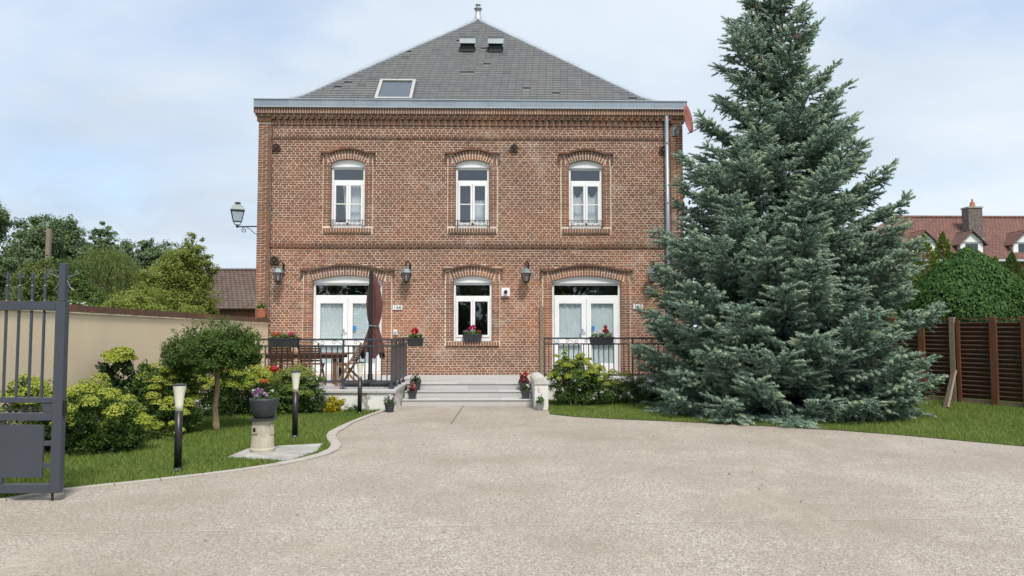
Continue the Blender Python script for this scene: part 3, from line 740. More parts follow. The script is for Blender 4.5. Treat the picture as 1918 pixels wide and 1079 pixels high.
# curtains behind the glass
def curtain(name, label, x0, x1, z0, z1, y, m, pleat=.05, shape=None, amp=.012):
    b = MB(); n = max(8, int((x1-x0)/pleat*6)); rows = 8
    for r in range(rows+1):
        for k in range(n+1):
            u = k/n; v = r/rows; x = x0+(x1-x0)*u; z = z0+(z1-z0)*v
            if shape: x, z = shape(u, v, x, z)
            b.v.append((x, y+amp*math.sin(2*PI*(x0+(x1-x0)*u)/pleat+math.sin(u*9)*1.2)+.004*math.sin(u*31), z))
    for r in range(rows):
        for k in range(n): a = r*(n+1)+k; b.f.append((a, a+1, a+n+2, a+n+1))
    return tag(b.build(name, m, None, smooth=True), label, 'curtain')
for o, where in ((OPS[4], 'door behind the maroon parasol'), (OPS[5], 'door beside the spruce')):
    curtain('curtain', 'pleated grey curtain in the leaf with the lock plate, '+where, o.x0+.13, o.cx-.05, ZF+.1, 2.27, YW+.062, M['curtain'])
    curtain('curtain', 'pleated grey curtain in the leaf with the blue sticker, '+where, o.cx+.05, o.x1-.13, ZF+.1, 2.27, YW+.062, M['curtain'])
o = OPS[0]
curtain('curtain', 'white net curtain drawn aside in the upper window nearest the street lantern', o.cx-.18, o.x1-.05, o.z0+.1, o.zs-.4, YW+.16, M['curtain_white'], .09, lambda u, v, x, z: (x+(.10*(1-v) if u < .5 else 0)*(1-u*2), z))
o = OPS[2]
def scal(u, v, x, z): return x, z + (.10*math.cos(4*PI*u)*(v))
curtain('curtain', 'net half curtain with scalloped top edge in the upper window nearest the downpipe', o.x0+.06, o.x1-.06, o.z0+.1, o.z0+.92, YW+.16, M['curtain_white'], .08, scal)
o = OPS[1]
curtain('curtain', 'short grey net curtain low in the upper window over the flower box window', o.cx+.05, o.x1-.06, o.z0+.1, o.z0+.75, YW+.22, M['curtain'], .08)
# iron wall anchors
for x, z in ((-5.44, 5.96), (.42, 5.97), (4.13, 5.94), (-5.44, 3.17)):
    b = MB(); n = 18; ring = [(x+.085*math.cos(2*PI*k/n), F-.035, z+.085*math.sin(2*PI*k/n)) for k in range(n+1)]
    b.tube(ring, .024, 6, cap=False); b.tube([(x, F-.09, z), (x, F+.01, z)], .03, 8)
    for k in range(4): a = PI/4+k*PI/2; b.tube([(x, F-.035, z), (x+.08*math.cos(a), F-.035, z+.08*math.sin(a))], .014, 5)
    b.build('wall_anchor', M['rust_iron'], house)
# gutter box of zinc sheets, lip, downpipe
GX0, GX1 = XL-.09, XR+.09; npan = 13
b = MB(); b.box(GX0, GX1, F-.20, F+.25, 6.93, 6.95); b.box(GX0, GX1, F-.21, F-.17, 7.122, 7.14)
b.box(GX0, GX0+.03, F-.18, F+13, 6.95, 7.12); b.box(GX1-.03, GX1, F-.18, F+13, 6.95, 7.12); b.build('gutter_frame', M['zinc_light'], house)
for k in range(npan):
    xa = GX0+(GX1-GX0)*k/npan; xb = GX0+(GX1-GX0)*(k+1)/npan
    b = MB(); b.obox(((xa+xb)/2, F-.178+random.uniform(-.002, .002), 7.036), ((xb-xa)/2-.003, random.uniform(-.002, .002), 0), (0, .004, 0), (0, -.004, .085)); b.build('zinc_panel', M['zinc'], house)
b = MB(); b.tube([(4.21, F-.10, 6.93), (4.21, F-.10, .45)], .052, 12)
b.build('downpipe', M['zinc'], house, smooth=True)
for z in (6.1, 4.6, 3.1, 1.4): b = MB(); b.tube([(4.21, F-.10, z-.02), (4.21, F-.10, z+.02)], .06, 12); b.box(4.2, 4.22, F-.05, F+.02, z-.01, z+.01); b.build('pipe_bracket', M['zinc'], house)
# roof: steep hipped slate roof with a slight flare at the eaves
RE, RYE, APX = 7.0, F-.02, Vector((-.63, 23.6, 11.58))
def roof_z(d): 
    fl = .75
    return RE + (d*.62 if d < fl else fl*.62 + (d-fl)*((APX.z-RE-fl*.62)/(APX.y-RYE-fl)))
HALF = (XR-XL)/2+.02
def half_w(d): return HALF*(1-d/(APX.y-RYE))
def half_s(d): return max(half_w(d)-.05, 0)
under = MB(); steps = [0, .75, APX.y-RYE]
for d0, d1 in zip(steps, steps[1:]):
    under.quad((-.63-half_w(d0), RYE+d0, roof_z(d0)-.03), (-.63+half_w(d0), RYE+d0, roof_z(d0)-.03), (-.63+half_w(d1), RYE+d1, roof_z(d1)-.03), (-.63-half_w(d1), RYE+d1, roof_z(d1)-.03))
    for s in (-1, 1):
        under.quad((-.63+s*half_w(d0), RYE+d0, roof_z(d0)-.03), (-.63+s*half_w(d1), RYE+d1, roof_z(d1)-.03), (-.63+s*half_w(d1), D2-d1+.0, roof_z(d1)-.03), (-.63+s*half_w(d0), D2-d0, roof_z(d0)-.03))
roof = under.build('roof', M['slate'], house)
sl = MB(); rows = 47; tot = APX.y-RYE
for r in range(rows):
    d0 = tot*r/rows; d1 = min(tot*(r+1.25)/rows, tot); ww = half_s(d0)
    x = -.63-ww-(.1 if r % 2 else 0)
    while x < -.63+ww:
        xa, xb = max(x+.0025, -.63-ww), min(x+.2-.0025, -.63+ww); x += .2
        if xb-xa < .04 or random.random() < .008: continue
        lift = random.uniform(0, .005); ww1 = half_s(d1)
        xa1, xb1 = max(xa, -.63-ww1), min(xb, -.63+ww1)
        if xb1 <= xa1: xa1 = xb1 = (xa+xb)/2
        y0, y1 = RYE+d0, RYE+d1; z0, z1 = roof_z(d0)+.022+lift, roof_z(d1)
        n_ = len(sl.v)
        sl.v += [(xa, y0+.004, z0-.022), (xb, y0+.004, z0-.022), (xb, y0, z0), (xa, y0, z0), (xb1, y1, z1), (xa1, y1, z1)]
        sl.f += [(n_, n_+1, n_+2, n_+3), (n_+3, n_+2, n_+4, n_+5)]
sl.build('slate', M['slate'], roof, kind='stuff')
for s in (-1, 1):
    b = MB(); pts = [(-.63+s*(half_w(d)+.02), RYE+d, roof_z(d)+.02) for d in [0, .25, .5, .75, 1.2, 2.5, 4, tot]]
    for p, q in zip(pts, pts[1:]):
        h, e, w_ = .055, .05, .15
        P_, Q_ = Vector(p)+Vector((0, 0, h-.02)), Vector(q)+Vector((0, 0, h-.02)); fx = Vector((-s*w_, 0, e-h)); sy_ = Vector((0, w_, e-h)); dn = Vector((0, 0, -.045))
        b.quad(P_, Q_, Q_+fx, P_+fx); b.quad(P_, Q_, Q_+sy_, P_+sy_); b.quad(P_+fx, Q_+fx, Q_+fx+dn, P_+fx+dn)
    b.build('hip_flashing', M['zinc_light'], roof)
b = MB(); b.bar((-.63, APX.y, APX.z+.02), (-.63, D2-tot, APX.z+.02), .16, .04); b.build('ridge_flashing', M['zinc_light'], roof)
b = MB(); b.lathe((APX.x, APX.y, APX.z-.05), [(.17, -.05), (.11, .05), (.085, .26), (.075, .29), (.095, .30), (.06, .33), (.12, .36), (.14, .39), (.11, .42), (.05, .45), (.045, .48), (.085, .50), (.09, .53), (.06, .56), (.02, .58), (0, .63)], 14)
b.build('finial', M['zinc_light'], roof, smooth=True)
SL = (roof_z(3)-roof_z(2)); NRM = Vector((0, -SL, 1)).normalized(); UPS = Vector((0, 1, SL)).normalized()
def on_roof(x, d, h=0): return Vector((x, RYE+d, roof_z(d))) + NRM*h
# skylight, in its frame
dA, dB, xa, xb = .60, 1.56, -3.15, -2.19
b = MB(); c = on_roof((xa+xb)/2, (dA+dB)/2, .03); hl = (on_roof(0, dB)-on_roof(0, dA)).length/2
for s in (-1, 1): b.obox(c+Vector((s*((xb-xa)/2-.04), 0, 0)), (.04, 0, 0), UPS*hl, NRM*.045); b.obox(c+UPS*s*(hl-.04), ((xb-xa)/2-.08, 0, 0), UPS*.04, NRM*.045)
sk = b.build('skylight', M['aluminium'], roof)
b = MB(); b.obox(c+NRM*.01, ((xb-xa)/2-.101, 0, 0), UPS*(hl-.101), NRM*.005); b.build('pane', M['glass'], sk)
b = MB(); b.obox(c-NRM*.01, ((xb-xa)/2-.101, 0, 0), UPS*(hl-.101), NRM*.006); b.build('pane_backing', M['rubber'], sk)  # black sheet added close behind the glass as a dark backing
b = MB(); b.obox(c-NRM*.032, ((xb-xa)/2+.05, 0, 0), UPS*(hl+.05), NRM*.012); b.build('flashing', M['rubber'], sk)
# two roof vents
for xc in (-.87, -.05):
    d = 3.45; c = on_roof(xc, d, .0)
    b = MB(); b.obox(c+Vector((0, -.16, .18)), (.23, 0, 0), (0, .24, .0), (0, -.03, .025)); b.obox(c+Vector((0, -.38, .095)), (.23, 0, 0), (0, .014, 0), (0, 0, .085))
    for s in (-1, 1): b.obox(c+Vector((s*.222, -.14, .05)), (.008, 0, 0), (0, .2, 0), (0, 0, .12))
    b.build('roof_vent', M['zinc_light'], roof)
    b = MB(); b.box(xc-.2, xc+.2, c.y-.30, c.y-.26, c.z-.2, c.z+.12); b.build('vent_opening', M['rubber'], roof)
# grey pipe beside the right door, vent and socket
b = MB(); b.tube([(1.085, F-.06, ZF), (1.085, F-.06, 2.05)], .045, 10); b.build('cable_pipe', M['grey_wood'], house)
# ------------------------------------------------------------------ terraces and steps
TX1 = -1.88; TY = 13.65
ter = thing('terrace', 'white plastered terrace carrying the wooden table and chairs', 'terrace', (-3.7, 15.5, 0), kind='structure')
b = MB(); b.box(wallx(TY)+.15, TX1, TY, F-.02, -.02, .33); b.build('base', M['peel'], ter)
b = MB(); b.box(wallx(TY)+.15, TX1+.0, TY+.2, F-.01, .331, ZF-.004); b.build('floor_bed', M['plank_tile'], ter)
x = wallx(TY)+.15
while x < TX1-.1:
    xe = min(x+.6, TX1+.03); b = MB(); b.box(x+.002, xe-.002, TY-.035, TY+.30, .332, ZF); b.build('coping_tile', M['plank_tile'], ter, bevel=.004); x += .6
y = TY+.30
while y < F-.4:
    ye = min(y+.6, F-.02); b = MB(); b.box(TX1-.27, TX1+.03, y+.002, ye-.002, .332, ZF); b.build('coping_tile', M['plank_tile'], ter, bevel=.004); y += .6
fl = MB(); y = TY+.302; r = 0
while y < F-.05:
    x = wallx(TY)+.16-random.uniform(0, .8)
    while x < TX1-.27:
        xa, xb = max(x, wallx(TY)+.16), min(x+1.2, TX1-.273)
        if xb-xa > .02: fl.box(xa+.0015, xb-.0015, y, min(y+.197, F-.02), ZF-.003, ZF+random.uniform(-.001, .001))
        x += 1.2
    y += .2
fl.build('floor_tile', M['plank_tile'], ter, kind='stuff')
st = thing('front_steps', 'three broad grey plank tiled steps up to the landing', 'steps', (-.55, 15, 0), kind='structure')
SX0, SX1 = -1.845, .70; RIS = ZF/3
b = MB()
for k in range(3): b.box(SX0, SX1, 14.515+.42*k, F-.015, (0 if k == 0 else RIS*k-.02), RIS*(k+1)-.022)
b.build('step_core', M['concrete'], st)
for k in range(3):
    y = 14.50+.42*k; z0 = RIS*k; z1 = RIS*(k+1)
    cuts = [SX0]+sorted(random.sample([SX0+.35, SX0+.6, SX0+1.05, SX0+1.25, SX0+1.7, SX0+2.05], 2))+[SX1]
    for a, c in zip(cuts, cuts[1:]): b = MB(); b.box(a+.0015, c-.0015, y, y+.016, z0+.003 if k else .005, z1-.02); b.build('riser_tile', M['plank_tile'], st)
    cuts = [SX0, SX0+random.uniform(.7, 1.1), SX0+random.uniform(1.6, 2.0), SX1]
    for a, c in zip(cuts, cuts[1:]): b = MB(); b.box(a+.0015, c-.0015, y-.018, y+(.43 if k < 2 else .3), z1-.019, z1); b.build('tread_tile', M['plank_tile'], st, bevel=.004)
fl = MB(); y = 14.5+.84+.302
while y < F-.03:
    x = SX0-random.uniform(0, .8)
    while x < SX1:
        xa, xb = max(x, SX0), min(x+1.2, SX1)
        if xb-xa > .02: fl.box(xa+.0015, xb-.0015, y, min(y+.197, F-.015), ZF-.019, ZF+random.uniform(-.001, .001))
        x += 1.2
    y += .2
fl.build('landing_tile', M['plank_tile'], st, kind='stuff')
b = MB(); b.box(SX1+.004, .955, 13.82, 15.6, -.02, .47)
rp = thing('step_wall', 'low white peeling wall with a rounded cap at the end of the steps', 'low wall', (.83, 14.5, 0))
b.build('wall_body', M['peel'], rp)
b = MB(); b.prism([(SX1-.008, .472)]+[(.8295+.137*math.cos(PI-PI*k/10), .49+.10*math.sin(PI*k/10)) for k in range(11)]+[(.967, .472)], 13.80, 15.6); b.build('cap', mat('pale cap concrete', (.58, .56, .52), (.46, .44, .40), .85, 6, bmp=.3), rp)
ter2 = thing('terrace', 'low white terrace in front of the french door next to the spruce', 'terrace', (2.9, 16.5, 0), kind='structure')
b = MB(); b.box(.97, XR+1.5, 15.55, F-.02, -.02, .33); b.build('base', M['peel'], ter2)
x = .97
while x < XR+1.4: b = MB(); b.box(x+.002, x+.598, 15.51, 15.85, .332, ZF); b.build('coping_tile', M['plank_tile'], ter2, bevel=.004); x += .6
b = MB(); b.box(.97, XR+1.5, 15.852, F-.02, .331, ZF); b.build('floor_slab', M['plank_tile'], ter2)

# ------------------------------------------------------------------ railings
def scroll_pair(b, x, y, z, s=1):
    b.tube(spiral(x-.09, z, .042, PI/2, .95*s, y, 12, 1), .005, 4); b.tube(spiral(x+.09, z, .042, -PI/2, .95*s, y, 12, 1), .005, 4)
    b.tube([(x-.09, y, z+.042), (x-.03, y, z+.018), (x+.03, y, z-.018), (x+.09, y, z-.042)], .005, 4)
def railing(name, label, x0, x1, y, posts, baluster=.104, feet=True):
    t = thing(name, label, 'railing', ((x0+x1)/2, y, ZF), 'iron railings round the terraces')
    b = MB(); b.bar((x0, y, 1.30), (x1, y, 1.30), .05, .035); b.build('top_rail', M['iron'], t)
    b = MB(); b.bar((x0, y, 1.18), (x1, y, 1.18), .035, .03); b.build('second_rail', M['iron'], t)
    b = MB(); b.bar((x0, y, .525), (x1, y, .525), .04, .03); b.build('bottom_rail', M['iron'], t)
    me = None; n = int(round((x1-x0)/baluster))
    for k in range(1, n):
        x = x0+(x1-x0)*k/n
        if min(abs(x-p) for p in posts) < .03: continue
        if me is None: q = MB(); q.box(-.0095, .0095, -.0095, .0095, .54, 1.165); me = bpy.data.meshes.new('baluster'); me.from_pydata(q.v, [], q.f); me.materials.append(M['iron'])
        put('baluster', me, t, (x, y, 0))
    for p in posts:
        q = MB(); q.box(p-.016, p+.016, y-.016, y+.016, ZF, 1.285)
        q.box(p-.05, p+.05, y-.03, y+.03, ZF, ZF+.02); q.tube([(p-.055, y, ZF+.02), (p-.04, y, ZF+.06), (p, y, ZF+.09)], .009, 5); q.tube([(p+.055, y, ZF+.02), (p+.04, y, ZF+.06), (p, y, ZF+.09)], .009, 5)
        q.build('post', M['iron'], t)
    x = x0+.2
    while x < x1-.15:
        q = MB(); scroll_pair(q, x, y, 1.24); q.build('scroll', M['iron'], t); x += .40
    return t
RY = 13.92
rl = railing('railing', 'dark iron railing with scrolls before the wooden table, turning the terrace corner', -5.55, TX1-.07, RY, [-5.5, -4.45, -2.87, TX1-.09])
for k in range(4):                          # solid sheets along the side facing the steps
    y0 = RY+.03+k*.58
    b = MB(); b.box(TX1-.098, TX1-.085, y0+.006, y0+.574, .50, 1.17); b.build('side_panel', M['iron'], rl)
    b = MB(); b.box(TX1-.105, TX1-.078, y0-.005, y0+.005, ZF, 1.28); b.box(TX1-.12, TX1-.06, y0-.03, y0+.03, ZF, ZF+.05); b.build('side_post', M['iron'], rl)
b = MB(); b.box(TX1-.115, TX1-.068, RY, 16.3, 1.285, 1.318); b.box(TX1-.108, TX1-.075, RY, 16.3, 1.17, 1.195); b.box(TX1-.108, TX1-.075, RY, 16.3, .485, .50); b.build('side_rail', M['iron'], rl)
b = MB()
for k in range(11): b.tube([(TX1-.09, RY+.12+k*.21+.045*math.cos(a), 1.24+.042*math.sin(a)) for a in [j*PI/5 for j in range(10)]], .006, 4)
b.build('side_scroll', M['iron'], rl)
railing('railing', 'dark iron railing before the french door beside the spruce', .985, XR+.4, 15.66, [1.0, 2.87, 4.6], .107)

# ------------------------------------------------------------------ garden furniture on the terrace
tb = thing('garden_table', 'dark wooden garden table with a slatted top on the terrace', 'table', (-3.95, 15.35, ZF))
for k in range(9): b = MB(); y = 14.98+k*.09; b.box(-4.75, -3.02, y, y+.08, ZF+.60, ZF+.625); b.build('slat', M['wood'], tb)
b = MB(); b.box(-4.65, -3.15, 15.03, 15.06, ZF+.52, ZF+.598); b.box(-4.65, -3.15, 15.66, 15.69, ZF+.52, ZF+.598); b.build('apron', M['wood'], tb)
for x in (-4.55, -3.32):
    for y in (15.08, 15.62): b = MB(); b.box(x, x+.065, y, y+.06, ZF, ZF+.52); b.build('leg', M['wood'], tb)
def chair(label, loc, rz, m, first=[None]):
    t = thing('folding_chair', label, 'chair', (0, 0, 0), 'wooden folding chairs on the terrace')
    for s in (-1, 1):
        x = s*.20
        b = MB(); b.bar((x, .24, 0), (x, -.27, .84), .022, .045, (0, 1, 0)); b.build('back_leg', m, t)
        x = s*.175
        b = MB(); b.bar((x, -.26, 0), (x, .20, .43), .022, .04, (0, 1, 0)); b.build('front_leg', m, t)
    for k in range(6): b = MB(); y = -.12+k*.062; b.box(-.19, .19, y, y+.05, .425, .442); b.build('seat_slat', m, t)
    for k in range(7): b = MB(); z = .50+k*.047; y = .24-.51*z/.84; b.obox((0, y, z), (.19, 0, 0), (0, .007, .0), (0, -.010, .017)); b.build('back_slat', m, t)
    b = MB(); b.bar((-.2, .19, .09), (.2, .19, .09), .02, .03); b.bar((-.17, -.19, .07), (.17, -.19, .07), .02, .03); b.build('stretcher', m, t)
    t.location = (loc[0], loc[1], ZF); t.rotation_euler = (0, 0, rz); WL[t.name] = Vector(t.location)
    return t
chair('folding wooden chair seen from behind, under the flower box on the railing', (-4.20, 14.62, 0), R(3), M['wood'])
chair('folding wooden chair seen from behind, next to the one under the flower box', (-3.62, 14.62, 0), R(-4), M['wood'])
chair('folding wooden chair seen from the side with crossed legs, beside the closed parasol', (-2.90, 14.80, 0), R(84), M['wood_pale'])
chair('folding wooden chair turned sideways at the end of the table near the garden wall', (-4.98, 15.0, 0), R(-72), M['wood_pale'])
ps = thing('parasol', 'closed maroon parasol hanging on a black cantilever mast', 'parasol', (-2.53, 14.9, ZF))
b = MB(); b.box(-2.565, -2.495, 14.86, 14.92, ZF+.09, 2.66); b.build('mast', M['rubber'], ps)
b = MB(); b.lathe((-2.53, 14.89, ZF+.06), [(.13, 0), (.12, .03), (.05, .06), (.05, .16)], 14); b.box(-2.95, -2.1, 14.86, 14.92, ZF+.0, ZF+.062); b.box(-2.56, -2.5, 14.45, 15.3, ZF, ZF+.058); b.build('cross_base', M['rubber'], ps)
for i in (-1, 1):
    for j_ in (-1, 1):
        b = MB(); cx, cy = -2.53+i*.255, 14.89+j_*.235; b.box(cx-.215, cx+.215, cy-.19, cy+.19, ZF+.002, ZF+.066); b.build('ballast_slab', M['planter'], ps, bevel=.02)
b = MB(); rows = [(2.62, .02), (2.50, .06), (2.38, .085), (2.25, .10), (2.0, .125), (1.75, .112), (1.56, .078), (1.45, .10), (1.30, .14), (1.15, .165), (.98, .185)]
n = 48; cx, cy = -2.50, 15.08
for i, (z, r) in enumerate(rows):
    for k in range(n):
        a = 2*PI*k/n; f = 1+.30*math.sin(7*a+z*1.3)*min(1, (2.6-z)*3)+.12*math.sin(3*a+z*4)
        zz = z - (.14*max(0, math.sin(4*a+.6)) if i == len(rows)-1 else 0) + (.05 if i == len(rows)-1 else 0)
        b.v.append((cx+r*f*math.cos(a)*1.05, cy+r*f*.9*math.sin(a), zz))
for i in range(len(rows)-1):
    for k in range(n): b.f.append((i*n+k, i*n+(k+1) % n, (i+1)*n+(k+1) % n, (i+1)*n+k))
b.build('canopy', M['parasol'], ps, smooth=True)
b = MB(); b.lathe((cx, cy, 1.54), [(.095, 0), (.098, .03)], 16); b.box(-2.57, -2.49, 14.855, 15.0, 1.555, 1.575); b.build('strap', M['zinc'], ps)

# ------------------------------------------------------------------ wall lanterns
def lantern(x, z, label, seed):
    t = thing('wall_lantern', label, 'wall lamp', (x, F, z), 'lanterns on the house front'); t.scale = (1.22, 1.22, 1.22)
    y = F-.20
    b = MB(); b.box(x+.035, x+.075, F-.03, F-.004, z-.02, z+.20); b.tube([(x+.05, F-.02, z+.12), (x+.06, F-.10, z+.2), (x+.03, F-.17, z+.26), (x, y, z+.22), (x, y, z+.13)], .011, 6)
    b.tube(spiral(x-.005, z+.20, .045, 0, 1.2, y+.03, 12), .007, 5); b.build('bracket', M['black_iron'], t)
    b = MB(); b.lathe((x, y, z), [(.115, 0), (.125, .012), (.075, .085), (.03, .11), (.035, .125), (.0, .14)], 6, .3); b.build('cap', M['lamp_grey'], t)
    for k in range(6):
        a = .3+k*PI/3; b = MB(); b.bar((x+.10*math.cos(a), y+.10*math.sin(a), z), (x+.062*math.cos(a), y+.062*math.sin(a), z-.16), .014, .014); b.build('cage_bar', M['black_iron'], t)
    b = MB(); b.lathe((x, y, z-.155), [(.055, 0), (.09, .15)], 6, .3); b.build('glass', M['lamp_glass'], t)
    b = MB(); b.lathe((x, y, z-.215), [(.0, 0), (.02, .02), (.06, .045), (.072, .06)], 6, .3); b.build('base', M['black_iron'], t)
    b = MB(); b.lathe((x, y, z-.14), [(.012, 0), (.016, .05), (.022, .09), (.0, .125)], 8); b.build('bulb', M['white_plain'], t)
lantern(-5.28, 2.84, 'black wall lantern between the left pilaster and the door with the parasol', 1)
lantern(-2.20, 2.84, 'black wall lantern above the house number 166', 2)
lantern(.70, 2.84, 'black wall lantern above the white vent box', 3)
lantern(3.78, 2.84, 'black wall lantern half hidden by the spruce', 4)
# street lantern on a bracket at the corner
sx, sy, sz = -6.42, F+.15, 4.02
t = thing('street_lantern', 'four sided street lantern on a bracket at the house corner', 'lantern', (XL, F+.15, sz))
b = MB(); b.bar((sx, sy, sz), (XL+.02, sy, sz+.01), .025, .03); b.tube([(XL, sy, sz-.22), (XL-.12, sy, sz-.16), (XL-.24, sy, sz-.05), (XL-.32, sy, sz-.012)], .009, 5)
b.tube(spiral(sx+.17, sz-.085, .07, PI/2, 1.35, sy, 16, 1), .009, 5); b.build('bracket', M['black_iron'], t)
def frustum(b, cx, cy, z0, z1, h0, h1, rot=0.35, n=4): b.lathe((cx, cy, 0), [(h0, z0), (h1, z1)], n, rot+PI/4)
b = MB(); b.lathe((sx, sy, sz-.025), [(.02, 0), (.035, .02), (.03, .08)], 8)
for k in range(4): a = .35+PI/4+k*PI/2; b.tube([(sx+.03*math.cos(a), sy+.03*math.sin(a), sz+.03), (sx+.10*math.cos(a), sy+.10*math.sin(a), sz+.07), (sx+.125*math.cos(a), sy+.125*math.sin(a), sz+.13)], .006, 5)
b.build('socket', M['black_iron'], t)
b = MB(); frustum(b, sx, sy, sz+.125, sz+.14, .15, .15); b.build('lower_frame', M['lamp_grey'], t)
for k in range(4):
    a = .35+PI/4+k*PI/2; b = MB(); b.bar((sx+.14*math.cos(a), sy+.14*math.sin(a), sz+.14), (sx+.215*math.cos(a), sy+.215*math.sin(a), sz+.40), .014, .014); b.build('corner_bar', M['black_iron'], t)
b = MB(); frustum(b, sx, sy, sz+.142, sz+.395, .13, .20); b.build('glass', M['lamp_glass'], t)
b = MB(); b.lathe((sx, sy, sz+.40), [(.235, 0), (.24, .012), (.15, .13), (.145, .135), (.08, .15), (.05, .18)], 4, .35+PI/4); b.build('hood', M['lamp_grey'], t)
b = MB(); b.lathe((sx, sy, sz+.56), [(.04, 0), (.08, .03), (.06, .045), (.0, .06)], 12); b.build('chimney_cap', M['black_iron'], t)
# satellite dish
t = thing('satellite_dish', 'brick red satellite dish at the top corner of the house', 'satellite dish', (4.62, F-.05, 6.45))
ax = Vector((.84, -.53, .12)).normalized(); u = ax.cross(Vector((0, 0, 1))).normalized(); w = u.cross(ax)
c0 = Vector((4.63, F-.36, 6.62)); b = MB(); n = 28
for i, r in enumerate((0.0, .12, .24, .35)):
    for k in range(n): a = 2*PI*k/n; b.v.append(tuple(c0+(u*math.cos(a)*.93-w*math.sin(a))*r+ax*(.55*r*r)))
for i in range(3):
    for k in range(n): b.f.append((i*n+k, i*n+(k+1) % n, (i+1)*n+(k+1) % n, (i+1)*n+k))
for v in range(4*n): q = b.v[v]; b.v.append(tuple(Vector(q)-ax*.008))
for i in range(3):
    for k in range(n): b.f.append((4*n+i*n+k, 4*n+(i+1)*n+k, 4*n+(i+1)*n+(k+1) % n, 4*n+i*n+(k+1) % n))
for k in range(n): b.f.append((3*n+k, 3*n+(k+1) % n, 7*n+(k+1) % n, 7*n+k))
b.build('reflector', M['dish'], t, smooth=True)
lowp = c0-w*-.0+Vector((.03, 0, -.35))
b = MB(); b.tube([lowp, lowp+Vector((.2, -.06, .09)), lowp+Vector((.45, -.14, .20))], .012, 6); b.box(5.08, 5.14, F-.56, F-.46, 6.46, 6.56); b.build('feed_arm', M['black_iron'], t)
b = MB(); b.tube([c0-ax*.01, c0+Vector((-.13, .1, -.1)), (4.42, F-.04, 6.42)], .022, 6); b.box(4.36, 4.50, F-.06, F+.0, 6.3, 6.52); b.build('wall_mount', M['lamp_grey'], t)
# house numbers, vent box, socket
def plate(x, z, txt, label):
    t = thing('house_number', label, 'house number', (x, F-.015, z), 'white house number plates')
    b = MB(); b.box(x-.115, x+.115, F-.028, F-.012, z-.058, z+.058); b.build('plate', M['white_plain'], t)
    cu = bpy.data.curves.new('numerals', 'FONT'); cu.body = txt; cu.size = .135; cu.extrude = .0015; cu.align_x = 'CENTER'; cu.align_y = 'CENTER'; cu.materials.append(M['ink'])
    tmp = bpy.data.objects.new('numerals_curve', cu); COL.objects.link(tmp); bpy.context.view_layer.update()
    me = bpy.data.meshes.new_from_object(tmp.evaluated_get(bpy.context.evaluated_depsgraph_get())); bpy.data.objects.remove(tmp)
    o = bpy.data.objects.new('numerals', me); COL.objects.link(o); o.parent = t; o.rotation_euler = (PI/2, 0, 0); o.location = (0, -.0155, 0)
plate(-2.43, 2.025, '166', 'white plate with the number 166 on the brick wall')
plate(3.47, 2.05, '165', 'white plate with the number 165 beside the spruce')
t = thing('vent_box', 'square white vent box with a round black outlet on the brick wall', 'vent', (.21, F, 2.4))
b = MB(); b.box(.105, .315, F-.06, F-.004, 2.295, 2.505); b.build('case', M['white_plain'], t, bevel=.008)
b = MB(); b.tube([(.21, F-.13, 2.4), (.21, F-.05, 2.4)], .045, 14); b.build('outlet', M['rubber'], t, smooth=False)
t = thing('outdoor_socket', 'small white outdoor socket low on the wall beside the parasol', 'socket', (-2.48, F, 1.42))
b = MB(); b.box(-2.53, -2.43, F-.05, F-.004, 1.35, 1.47); b.build('case', M['white_plain'], t, bevel=.006); b = MB(); b.box(-2.515, -2.445, F-.06, F-.05, 1.365, 1.44); b.build('flap', M['zinc_light'], t)

# ------------------------------------------------------------------ bollard lamps
bol = thing('bollard_lamp', 'black bollard lamp nearest the gate', 'garden lamp', (-3.34, 7.90, .012), 'bollard lamps on the lawn')
b = MB(); b.lathe((-3.34, 7.90, .012), [(.075, 0), (.075, .012), (.055, .022), (.042, .04)], 16); b.build('foot', M['bollard'], bol)
b = MB(); b.lathe((-3.34, 7.90, .03), [(.038, 0), (.038, .61)], 16); b.build('post', M['bollard'], bol, smooth=True)
b = MB(); b.lathe((-3.34, 7.90, .64), [(.038, 0), (.040, .06), (.045, .12), (.054, .19), (.066, .255), (.068, .262)], 18); b.build('diffuser', M['diffuser'], bol, smooth=True)
b = MB(); b.lathe((-3.34, 7.90, .903), [(.070, 0), (.070, .014), (.03, .022)], 18); b.build('cap', M['planter'], bol)
for loc, lab in (((-2.76, 10.26, .012), 'black bollard lamp behind the pedestal planter'), ((-2.40, 13.08, .012), 'black bollard lamp in front of the white terrace wall')):
    c = copy_tree(bol); c.location = loc; c['label'] = lab

# ------------------------------------------------------------------ plants in pots
def bouquet(parent, c, r, h, n, m, size, flowers=(), stems=None):
    """leafy tuft of radius r and height h over c, with flower heads (material, [(dx,dy,dz)], head radius)"""
    P = sph(n); P[:, 2] = np.abs(P[:, 2]); rad = rng.random((n, 1))**.4
    C = np.array(c)+P*rad*np.array([r, r*.75, h]); leaves('foliage', C, P+rng.normal(size=(n, 3))*.5, size, m, parent)
    for fm, pts, hr in flowers:
        for p in pts:
            k = 26; D = sph(k); q = np.array(c)+np.array(p)
            leaves('flower', q+D*hr*rng.uniform(.4, 1, (k, 1)), D+rng.normal(size=(k, 3))*.4, hr*1.1, fm, parent, aspect=.9)
            if p[2] > h*.8: s = MB(); s.tube([(c[0]+p[0]*.5, c[1]+p[1]*.5, c[2]), (q[0], q[1], q[2])], .004, 4); s.build('stalk', M['lf_deep_stem'], parent)
M['lf_deep_stem'] = mat('green stem', (.06, .11, .03), None, .6)
